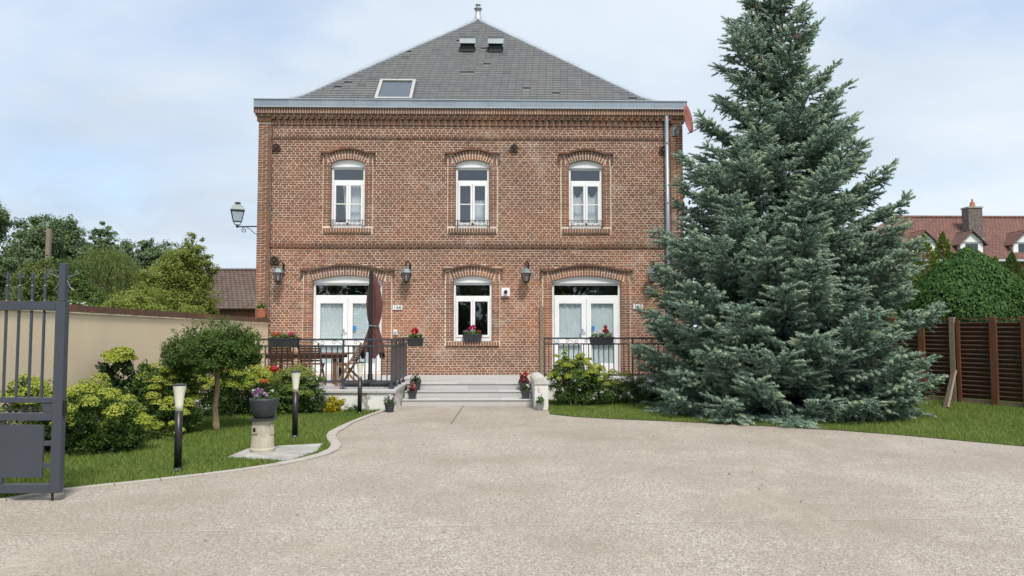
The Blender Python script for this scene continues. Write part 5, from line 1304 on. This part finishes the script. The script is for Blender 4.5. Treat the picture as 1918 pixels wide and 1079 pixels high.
# red flowering lily between planter and railing
t = thing('red_lily', 'slender plant with two red blooms behind the planter bowl', 'flower', (-3.80, 12.5, 0))
b = MB()
for p in ((-3.86, 12.45, .62), (-3.72, 12.5, .82)): b.tube([(-3.80, 12.5, 0), ((p[0]-3.80)/2, 12.5, p[2]*.6), p], .006, 4)
b.build('stem', M['lf_deep_stem'], t)
C = sph(260); C[:, 2] = np.abs(C[:, 2]); leaves('foliage', np.array([-3.80, 12.5, .05])+C*np.array([.2, .16, .55])*rng.random((260, 1))**.5, C, .10, M['lf_mid'], t, None, .2, unit(C*.3+np.array([0, 0, 1.])))
for p, m, r in (((-3.72, 12.5, .83), 'fl_red', .075), ((-3.87, 12.45, .63), 'fl_orange', .06)):
    D = sph(60); leaves('bloom', np.array(p)+D*r*.75*np.array([1.2, 1, .7]), D+rng.normal(size=(60, 3))*.4, r*.8, M[m], t, aspect=.6)
# right-hand planting
shrub('euphorbia_shrub', 'large yellow green euphorbia beside the rounded wall end', (1.55, 14.45, 0), [(0, 0, .42, .42, .38, .40), (-.32, 0, .45, .26, .3, .40), (.38, .05, .36, .34, .34, .34), (.02, .1, .62, .46, .34, .24), (-.15, 0, .72, .2, .2, .22)], 78, 6200, 5600, 'lf_deep', 'lf_euph', .05, hclump=.075)
shrub('upright_shoots', 'tall yellow green shoots rising out of the euphorbia', (1.42, 14.35, .55), [(-.28, 0, .28, .06, .06, .16), (-.10, 0, .33, .05, .05, .18), (.20, 0, .33, .05, .05, .16)], 10, 160, 900, 'lf_mid', 'lf_euph', .04, stems=4, hclump=.06)
shrub('low_hedge', 'low clipped green hedge between the euphorbia and the spruce', (2.55, 14.75, 0), [(-.28, 0, .26, .26, .26, .27), (.1, 0, .28, .3, .26, .27), (.42, .02, .27, .28, .26, .26), (.8, .05, .27, .3, .26, .26)], 26, 5200, 1100, 'lf_deep', 'lf_lime', .045)
# clipped standard tree
t = thing('standard_tree', 'small clipped tree with a flat rounded crown on a thin bare trunk', 'tree', (-4.10, 11.0, 0))
b = MB(); b.tube([(-4.10, 11.0, 0), (-4.11, 11.0, .1), (-4.13, 11.0, .35), (-4.10, 11.0, .6), (-4.11, 11, .85), (-4.12, 11, 1.0)], [.062, .05, .042, .038, .036, .03], 9)
b.build('trunk', M['bark_pale'], t, smooth=True)
b = MB()
for k in range(11): a = k*2.4; r = random.uniform(.3, .55); b.tube([(-4.11, 11, .86), (-4.11+.35*r*math.cos(a), 11+.35*r*math.sin(a), 1.0), (-4.16+r*math.cos(a), 11+r*math.sin(a), 1.2+random.uniform(-.08, .2))], [.02, .012, .006], 5)
b.build('limbs', M['bark'], t)
C, Nn, tn = clump_points([(-4.20, 11, 1.18, .66, .6, .30), (-4.05, 11, 1.34, .52, .5, .28), (-4.55, 11, 1.06, .34, .36, .2), (-3.82, 11, 1.14, .36, .38, .22), (-4.2, 10.9, 1.0, .55, .5, .14)], 520, 27000, .22, .5)
leaves('crown', C, Nn+rng.normal(size=C.shape)*.55+np.array([0, 0, .3]), .042, M['lf_ball'], t, np.clip(tn*.35+rng.random(len(C))*.65, 0, 1), .45)
k = 90; d = sph(k); d[:, 2] = np.abs(d[:, 2]); d = unit(d); tipb = np.array([-4.14, 11, 1.2])+d*np.array([.66, .6, .42]); kk = np.repeat(np.arange(k), 9)
leaves('young_shoots', tipb[kk]+d[kk]*rng.uniform(-.03, .09, (len(kk), 1))+rng.normal(size=(len(kk), 3))*.014, rng.normal(size=(len(kk), 3)), .035, M['lf_ball'], t, rng.uniform(.7, 1, len(kk)), .4)

# ------------------------------------------------------------------ trees beyond the garden
def tree(name, label, x, y, lobes, nleaf, size, m, trunk_h, trunk_r, cat='tree', nsub=None, sub=.33, fill=.5, group='trees beyond the garden wall', axis=None, aspect=.6, bark='bark'):
    t = thing(name, label, cat, (x, y, 0), group)
    lb = [(x+l[0], y+l[1], l[2], *l[3:]) for l in lobes]
    b = MB(); b.tube([(x, y, 0), (x+.05, y, trunk_h*.5), (x, y, trunk_h)], [trunk_r*1.25, trunk_r, trunk_r*.6], 8)
    b.build('trunk', M[bark], t, smooth=True)
    b = MB(); rr = random.Random(int(x*77+y))
    for l in lb:
        for k in range(3): b.tube([(x, y, trunk_h*.8), ((x+l[0])/2+rr.uniform(-.3, .3), (y+l[1])/2, (trunk_h*.8+l[2])/2), (l[0]+rr.uniform(-.5, .5)*l[3], l[1], l[2]+rr.uniform(-.2, .7)*l[5])], [trunk_r*.45, trunk_r*.25, trunk_r*.08], 5)
    b.build('limbs', M[bark], t)
    nleaf = int(nleaf*2.8); size = size*.72; C, Nn, tn = clump_points(lb, nsub or max(80, nleaf//60), nleaf, sub*.95, fill+.1); C[:, 2] = np.maximum(C[:, 2], .1)
    leaves('crown', C, Nn+rng.normal(size=C.shape)*.6+np.array([0, 0, .3]), size, M[m], t, np.clip(tn*.55+rng.random(nleaf)*.45, 0, 1), aspect, axis)
    return t
def lx(px, y): return (px-931)/1385*y*1.0
def lz(py, y): return 1.5+(616-py)/1385*y
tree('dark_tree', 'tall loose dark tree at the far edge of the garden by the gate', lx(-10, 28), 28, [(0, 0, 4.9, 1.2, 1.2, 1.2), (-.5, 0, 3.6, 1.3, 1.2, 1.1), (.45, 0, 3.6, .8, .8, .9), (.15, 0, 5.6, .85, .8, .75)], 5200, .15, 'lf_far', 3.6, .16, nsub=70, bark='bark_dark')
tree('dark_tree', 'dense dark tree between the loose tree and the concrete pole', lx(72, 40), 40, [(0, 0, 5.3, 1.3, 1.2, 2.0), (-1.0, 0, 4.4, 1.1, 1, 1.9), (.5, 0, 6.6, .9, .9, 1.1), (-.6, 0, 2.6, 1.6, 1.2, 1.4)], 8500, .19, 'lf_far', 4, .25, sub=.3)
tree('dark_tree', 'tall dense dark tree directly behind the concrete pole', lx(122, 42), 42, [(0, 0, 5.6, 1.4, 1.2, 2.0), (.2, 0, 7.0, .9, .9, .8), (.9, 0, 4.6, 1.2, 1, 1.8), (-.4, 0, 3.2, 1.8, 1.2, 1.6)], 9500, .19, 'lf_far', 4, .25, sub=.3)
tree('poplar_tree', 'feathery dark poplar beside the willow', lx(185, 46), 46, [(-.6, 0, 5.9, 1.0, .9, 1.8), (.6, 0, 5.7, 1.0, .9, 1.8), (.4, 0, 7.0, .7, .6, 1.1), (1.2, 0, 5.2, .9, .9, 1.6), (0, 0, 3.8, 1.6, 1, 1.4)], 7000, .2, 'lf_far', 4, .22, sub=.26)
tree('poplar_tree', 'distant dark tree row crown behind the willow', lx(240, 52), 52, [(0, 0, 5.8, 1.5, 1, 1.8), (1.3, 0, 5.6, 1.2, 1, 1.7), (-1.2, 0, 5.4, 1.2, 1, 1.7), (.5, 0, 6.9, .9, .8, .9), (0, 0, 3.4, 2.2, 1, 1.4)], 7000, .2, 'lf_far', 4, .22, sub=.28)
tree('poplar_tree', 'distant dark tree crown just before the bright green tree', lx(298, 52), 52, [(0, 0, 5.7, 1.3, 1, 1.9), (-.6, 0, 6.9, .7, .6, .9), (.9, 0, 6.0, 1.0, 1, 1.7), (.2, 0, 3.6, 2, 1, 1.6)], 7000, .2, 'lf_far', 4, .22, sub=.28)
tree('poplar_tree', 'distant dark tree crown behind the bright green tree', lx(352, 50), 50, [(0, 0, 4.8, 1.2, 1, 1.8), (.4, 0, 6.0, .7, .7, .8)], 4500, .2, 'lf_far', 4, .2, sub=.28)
# willow with hanging strands
wx, wy = lx(203, 32), 32
t = thing('willow_tree', 'pale green weeping willow with hanging strands', 'tree', (wx, wy, 0), 'trees beyond the garden wall')
b = MB(); b.tube([(wx, wy, 0), (wx, wy, 1.5), (wx+.1, wy, 3.4)], [.25, .2, .1], 8); b.build('trunk', M['bark'], t)
st_ = []; ax_ = []; tn = []
for k in range(420):
    a = rng.uniform(0, 2*PI); rr_ = rng.uniform(0, 1)**.6; h0 = lz(463, wy)-.15-rr_**2.2*1.1+rng.normal()*.12; ln = rng.uniform(.6, 1.7)*(.5+.6*rr_)
    cxk = wx+rr_*1.6*math.cos(a); cyk = wy+rr_*1.3*math.sin(a); tk = rng.random()
    m_ = int(ln/.05)
    for i in range(m_): f = i/m_; st_.append((cxk+.12*f*math.cos(a)+rng.normal()*.03, cyk+.12*f*math.sin(a)+rng.normal()*.03, h0-ln*f)); ax_.append((.15*math.cos(a), .15*math.sin(a), -1)); tn.append(tk)
st_ = np.array(st_); ax_ = np.array(ax_); leaves('crown', st_, rng.normal(size=st_.shape)*np.array([1, 1, .2]), .13, M['lf_willow'], t, np.clip(np.array(tn)*.6+rng.random(len(tn))*.4, 0, 1), .3, ax_)
b = MB()
for k in range(14): a = k*.9; b.tube([(wx, wy, 2.2), (wx+.5*math.cos(a), wy+.5*math.sin(a), 3.6), (wx+1.2*math.cos(a), wy+1.1*math.sin(a), 4.1)], [.08, .05, .015], 5)
b.build('limbs', M['bark'], t)
tree('lime_tree', 'bright yellow green tree in front of the barn roof', lx(330, 25), 25, [(0, 0, 2.6, 1.1, 1, 1.5), (-.55, 0, 2.2, 1.0, 1, 1.2), (.75, 0, 2.3, .75, .8, 1.2), (.35, 0, 3.6, .7, .7, .75), (.65, 0, 4.35, .32, .35, .5), (1.05, 0, 3.3, .4, .4, .7), (-.7, 0, 3.0, .5, .5, .6), (.9, 0, 1.9, .6, .6, .9)], 15000, .10, 'lf_lime', 2.6, .14, sub=.27, fill=.6)
tree('lime_tree', 'yellow green bush growing lower beside the bright tree', lx(255, 22), 22, [(0, 0, 1.9, .8, .8, .9), (.7, 0, 1.8, .7, .7, .9), (-.5, 0, 1.6, .6, .7, .7), (1.4, 0, 1.6, .7, .7, .8)], 8000, .09, 'lf_lime', 1.5, .08, sub=.27)
tree('lime_tree', 'yellow green tree behind the gate spears', lx(75, 27), 27, [(0, 0, 2.6, .8, .8, 1.3), (.4, 0, 3.2, .5, .6, .8), (-.4, 0, 2.0, .7, .8, .9)], 5500, .11, 'lf_willow', 2.4, .1, sub=.28)
tree('green_tree', 'mid green tree between the pole and the willow', lx(140, 29), 29, [(0, 0, 3.2, .8, .8, 1.1), (.5, 0, 2.4, .9, .8, 1.1), (-.5, 0, 2.2, .8, .8, 1.0), (1.1, 0, 2.0, .7, .7, .9)], 8500, .11, 'lf_mid', 2.4, .12, sub=.28)
tree('green_tree', 'dark green bush low behind the wall near the gate', lx(20, 24), 24, [(0, 0, 1.5, 1.2, .8, 1.0), (1.2, 0, 1.5, .9, .8, .9), (-1.2, 0, 1.6, 1.1, .8, 1.0)], 6000, .11, 'lf_deep', 1.5, .1, sub=.28)
tree('green_tree', 'mid green bush below the willow', lx(205, 24), 24, [(0, 0, 1.7, .8, .8, .9), (.7, 0, 1.6, .6, .7, .8), (-.7, 0, 1.5, .7, .7, .8)], 6000, .10, 'lf_mid', 1.4, .08, sub=.28)
wb = tree('white_flowering_bush', 'bush with flat white blossoms over the garden wall', lx(143, 18), 18, [(0, 0, 1.75, .42, .4, .42), (-.2, 0, 1.6, .35, .35, .4), (.25, 0, 1.6, .3, .35, .35)], 3000, .08, 'lf_mid', 1.2, .05, 'shrub', sub=.3)
k = 60; d = sph(k); d[:, 1] = -np.abs(d[:, 1]); pp = np.array([lx(143, 18), 18, 1.75])+d*np.array([.55, .4, .42]); kk = np.repeat(np.arange(k), 12)
leaves('blossom', pp[kk]+rng.normal(size=(len(kk), 3))*np.array([.05, .03, .012]), rng.normal(size=(len(kk), 3))*.3+np.array([0, -.3, 1]), .035, M['fl_white'], wb, aspect=.9)
# concrete utility pole with its openings
ux, uy = lx(97.5, 30), 30; uh = lz(430, 30)
t = thing('utility_pole', 'weathered concrete utility pole with a ladder of openings', 'pole', (ux, uy, 0))
b = MB()
for s in (-1, 1): b.obox((ux+s*.062, uy, uh/2), (.016, 0, 0), (0, .07, 0), (0, 0, uh/2))
z = .1
while z < uh*.80: b.obox((ux, uy, z), (.046, 0, 0), (0, .065, 0), (0, 0, .055)); z += .205
b.obox((ux, uy, uh*.90), (.046, 0, 0), (0, .065, 0), (0, 0, uh*.10)); b.build('shaft', M['pole'], t)

# ------------------------------------------------------------------ barn behind the wall
bn = thing('barn', 'old barn with a brown tiled roof behind the beige wall', 'barn', (-11, 36, 0))
BX0, BX1, BY0, BY1, bez, brz = -15.2, -9.0, 34, 38.5, 2.42, 4.50
b = MB(); b.box(BX0, BX1, BY0+.3, BY1+4, 0, bez+.1); b.build('wall', M['brick_dark'], bn)
b = MB(); b.quad((BX0-.2, BY0, bez-.02), (BX1, BY0, bez-.02), (BX1, BY1, brz-.02), (BX0-.2, BY1, brz-.02)); b.quad((BX0-.2, BY1, brz-.02), (BX1, BY1, brz-.02), (BX1, BY1+4.5, bez), (BX0-.2, BY1+4.5, bez))
rf = b.build('roof', M['brown_tile'], bn)
def tile_rows(x0f, x1f, y0, z0, y1, z1, rows, tw, m, parent, jitter=.012):
    b = MB()
    for r in range(rows):
        f0, f1 = r/rows, (r+1.18)/rows; ya, za, yb, zb = y0+(y1-y0)*f0, z0+(z1-z0)*f0, y0+(y1-y0)*f1, z0+(z1-z0)*f1
        x = x0f(f0)-(tw/2 if r % 2 else 0)
        while x < x1f(f0):
            xa, xb = max(x+.006, x0f(f0)), min(x+tw-.006, x1f(f0)); x += tw
            if xb-xa < .03: continue
            h = .035+random.uniform(0, jitter); xm = (xa+xb)/2; n = len(b.v)
            b.v += [(xa, ya, za-.01), (xb, ya, za-.01), (xb, ya, za+h*.6), (xm, ya-.005, za+h*1.25), (xa, ya, za+h*.6), (xb, yb, zb+.002), (xm, yb, zb+.02), (xa, yb, zb+.002)]
            b.f += [(n, n+1, n+2, n+3, n+4), (n+4, n+3, n+6, n+7), (n+3, n+2, n+5, n+6)]
    return b.build('roof_tile', m, parent, kind='stuff')
tile_rows(lambda f: BX0-.2, lambda f: BX1, BY0, bez, BY1, brz, 17, .22, M['brown_tile'], rf, .02)
b = MB()
x = BX0-.2
while x < BX1: b.tube([(x, BY1, brz+.03), (x+.33, BY1, brz+.04)], [.10, .09], 8); x += .34
b.build('ridge_tile', M['brown_tile'], rf)

# ------------------------------------------------------------------ red roofed house on the other side
rh = thing('red_roofed_house', 'long house with red tiled roof, white gabled dormers and a brick chimney', 'house', (34, 53, 0))
HX0, HX1, HY0, HY1, ez, rz_ = 27.4, 46.0, 50.0, 54.0, 6.2, 9.75
b = MB(); b.box(HX0+.35, HX1, HY0+.5, HY1+4, 0, ez+.3)
b.v += [(HX0+.36, HY0+.5, ez), (HX0+.36, HY1+3.5, ez), (HX0+.36, HY1+1.6, 8.4), (HX0+.36, HY1-1.6, 8.4)]; n = len(b.v); b.f.append((n-4, n-3, n-2, n-1)); b.build('wall', M['side_brick'], rh)
rid = HX0+1.9
b = MB(); e = .03
b.v = [(HX0, HY0, ez-e), (HX1, HY0, ez-e), (HX1, HY1, rz_-e), (rid, HY1, rz_-e), (HX0, HY0+2.5, ez+(rz_-ez)*.625-e), (HX0, HY1+1.5, ez+(rz_-ez)*.625-e), (HX0, HY1+4, ez-e), (HX1, HY1+4, ez-e)]
b.f = [(0, 1, 2, 3, 4), (4, 3, 5), (5, 3, 2, 7, 6)]; rf = b.build('roof', M['red_tile'], rh)
tile_rows(lambda f: HX0 if f < .625 else HX0+(rid-HX0)*(f-.625)/.375, lambda f: HX1, HY0, ez, HY1, rz_, 22, .26, M['red_tile'], rf)
b = MB(); x = rid
while x < HX1: b.tube([(x, HY1, rz_+.04), (x+.36, HY1, rz_+.06)], [.13, .11], 8); x += .37
b.build('ridge_tile', M['red_tile'], rf)
b = MB(); b.bar((HX0-.02, HY0-.05, ez-.05), (HX0-.02, HY0+2.5, ez+(rz_-ez)*.625-.03), .06, .22); b.build('barge_board', M['white_plain'], rf)
b = MB(); b.bar((HX0, HY0+2.5, ez+(rz_-ez)*.625+.05), (rid, HY1, rz_+.05), .22, .12); b.build('hip_tile', M['red_tile'], rf)
b = MB(); b.tube([(HX0, HY0-.06, ez-.03), (HX1, HY0-.06, ez-.03)], .09, 8); b.build('gutter', M['zinc_light'], rf)
for dxx in (29.75, 33.1, 36.85):
    y0 = HY0+.7; w = .80; zs, za = ez+1.35, ez+2.15
    yb = HY0+(za-ez)/((rz_-ez)/4); ybs = HY0+(zs-ez)/((rz_-ez)/4)
    b = MB(); b.prism([(dxx-w, ez+.45), (dxx+w, ez+.45), (dxx+w, zs), (dxx, za-.06), (dxx-w, zs)], y0, y0+.1); b.box(dxx-w, dxx-w+.08, y0+.1, ybs, ez+.6, zs); b.box(dxx+w-.08, dxx+w, y0+.1, ybs, ez+.6, zs)
    dm = b.build('dormer', M['white_plain'], rh)
    b = MB(); b.box(dxx-.45, dxx+.45, y0-.012, y0-.002, ez+.55, zs-.12); b.build('window', M['glass'], dm); b = MB(); b.box(dxx-.45, dxx+.45, y0-.002, y0+.0, ez+.55, zs-.12); b.build('pane_backing', M['room'], dm)  # grey sheet backs the dormer glass
    b = MB(); b.box(dxx-w, dxx+w, y0-.04, y0-.003, zs-.06, zs-.0); b.build('rail', M['zinc'], dm)
    for s in (-1, 1):
        b = MB(); rows = 6
        for r in range(rows):
            f0, f1 = r/rows, (r+1.15)/rows; xs = lambda f: dxx+s*(w+.25)*(1-f); zf = lambda f: zs-.22+(za-zs+.22)*f; yk = lambda f: HY0+(zf(f)-ez)/((rz_-ez)/4)+.05
            b.quad((xs(f0), y0-.22, zf(f0)+.05), (xs(f0), yk(f0), zf(f0)+.05), (xs(f1), yk(f1), zf(f1)+.02), (xs(f1), y0-.22, zf(f1)+.02)); b.quad((xs(f0), y0-.22, zf(f0)-.04), (xs(f0), yk(f0), zf(f0)-.04), (xs(f0), yk(f0), zf(f0)+.05), (xs(f0), y0-.22, zf(f0)+.05))
            b.quad((xs(f0), y0-.22, zf(f0)-.04), (xs(f1), y0-.22, zf(f1)-.06), (xs(f1), y0-.22, zf(f1)+.02), (xs(f0), y0-.22, zf(f0)+.05))
        b.build('dormer_roof', M['red_tile'], dm)
b = MB(); b.box(33.75, 34.75, 51.9, 52.7, 7.4, 10.15); ch = b.build('chimney', mat('grey brown chimney brick', (.20, .165, .145), (.10, .085, .08), .9, 7, bmp=.5, bscale=14), rh)
b = MB(); b.box(33.70, 34.80, 51.85, 52.75, 10.153, 10.25); b.build('chimney_cap', M['concrete'], ch)
b = MB(); b.lathe((34.3, 52.3, 10.25), [(.2, 0), (.15, .35), (.16, .36)], 10); b.tube([(34.3, 52.3, 10.6), (34.3, 52.3, 10.85)], .06, 8); b.build('chimney_pot', M['terracotta'], ch)
b = MB(); b.bar((33.70, 51.4, 7.5), (33.70, 52.6, 8.6), .04, .1); b.bar((33.7, 51.86, 7.9), (34.8, 51.86, 7.9), .05, .12); b.build('chimney_flashing', M['zinc_light'], ch)
b = MB(); b.box(27.72, 27.95, 50.35, 50.5, 0, 6.0); b.build('corner_post', M['white_plain'], rh)

# ------------------------------------------------------------------ clipped beech and conifers beyond the fence
bx_, by_ = 11.75, 18.2
t = thing('clipped_beech', 'large dome clipped green tree behind the slatted fence', 'tree', (bx_, by_, 0))
n = 42000; h = 3.56; u = rng.random(n)**.62; z = h*(1-u*.86); a = rng.uniform(0, 2*PI, n); f = (h-z)/h
rad_ = 1.62*np.sin(np.clip(f*1.9, 0, 1)*PI/2)**.85*(1+.03*np.sin(a*5+z*3)) - rng.random(n)*.10
keep = (np.sin(a) < .45); C = np.stack([bx_+rad_*np.cos(a), by_+rad_*np.sin(a), z], 1)[keep]; a = a[keep]; f = f[keep]
Nn = np.stack([np.cos(a), np.sin(a), .35+1.1*(1-np.clip(f*1.6, 0, 1))], 1); axd = np.stack([np.cos(a)*.5, np.sin(a)*.5, -np.ones(len(a))], 1)
leaves('crown', C, Nn+rng.normal(size=C.shape)*.38, .085, M['lf_beech'], t, None, .6, axd)
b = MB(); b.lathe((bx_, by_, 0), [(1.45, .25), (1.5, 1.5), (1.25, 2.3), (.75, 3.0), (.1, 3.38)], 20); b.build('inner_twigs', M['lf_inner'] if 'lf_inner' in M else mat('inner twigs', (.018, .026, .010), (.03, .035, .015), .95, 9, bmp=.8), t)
b = MB(); b.tube([(bx_, by_, 0), (bx_, by_, 1)], .12, 8); b.build('trunk', M['bark'], t)
def thuja(label, x, y, h, r, n=4200, m='lf_thuja'):
    t = thing('thuja', label, 'conifer', (x, y, 0), 'conifers beyond the fence')
    u = rng.random(n)**.7; z = h*(1-u*.95); a = rng.uniform(0, 2*PI, n); k = (np.sin(a*3+z*5)+np.sin(z*9+a*5))*.08
    rd = r*np.clip((h-z)/h*2.2, 0, 1)**.7*(.9+k)-rng.random(n)*.12*r
    C = np.stack([x+rd*np.cos(a), y+rd*np.sin(a), z], 1); Nn = np.stack([-np.sin(a), np.cos(a), rng.normal(size=n)*.3], 1)+rng.normal(size=(n, 3))*.4
    leaves('crown', C, Nn, .13, M[m], t, np.clip(rng.random(n)*.7+(k+.1), 0, 1), .35, np.stack([np.cos(a)*.5, np.sin(a)*.5, np.ones(n)], 1))
    b = MB(); b.tube([(x, y, 0), (x, y, h*.9)], [.10, .02], 8); b.build('trunk', M['bark'], t)
def rx(px, y): return (px-931)/1385*y
thuja('yellowish thuja column nearest the spruce', rx(1742, 20.5), 20.5, lz(436, 20.5), .74)
thuja('slender pointed thuja column beside the clipped dome', rx(1780, 21), 21, lz(432, 21), .60, 5200)
thuja('broad low thuja peeping out between spruce and dome', rx(1712, 21), 21, lz(485, 21), .8)
thuja('olive thuja at the far side of the clipped dome', rx(1880, 23), 23, lz(478, 23), .55)
thuja('dark thuja at the frame edge behind the clipped dome', rx(1912, 22), 22, lz(470, 22), .6, m='lf_deep')
thuja('thuja under the red roof beside the frame edge', rx(1950, 23), 23, lz(480, 23), .7, m='lf_deep')

# ------------------------------------------------------------------ trees across the road behind the viewpoint, which the ground floor panes reflect
t = thing('treeline', 'row of dark trees across the road reflected in the ground floor windows', 'trees', (0, -22, 0), kind='stuff')
C, Nn, tn = clump_points([(-24+6*k+rng.uniform(-1.5, 1.5), -24+rng.uniform(-1.5, 1.5), 2.8+rng.uniform(-.3, .6), 4.2, 2.2, 3.4+rng.uniform(-.5, 1.4)) for k in range(9)], 420, 30000, .34, .7); C[:, 2] = np.maximum(C[:, 2], .05)
o = leaves('crowns', C, Nn+rng.normal(size=C.shape)*.5, .42, M['lf_dark'], t); o['kind'] = 'stuff'

# a few blown leaves and bits of grit on the driveway and along its edge
n = 150; Q = np.stack([rng.uniform(-3.2, 6, n), rng.uniform(5.2, 13.5, n)], 1); Q = Q[~in_poly(Q, LLAWN) & ~in_poly(Q, RLAWN)]
C = np.concatenate([Q, np.full((len(Q), 1), .013)], 1)
o = leaves('fallen_leaves', C, np.tile([0, 0, 1.], (len(Q), 1))+rng.normal(size=(len(Q), 3))*.25, rng.uniform(.012, .035, len(Q)), M['bark'], None); tag(o, 'few small brown leaves scattered on the beige driveway', kind='stuff')
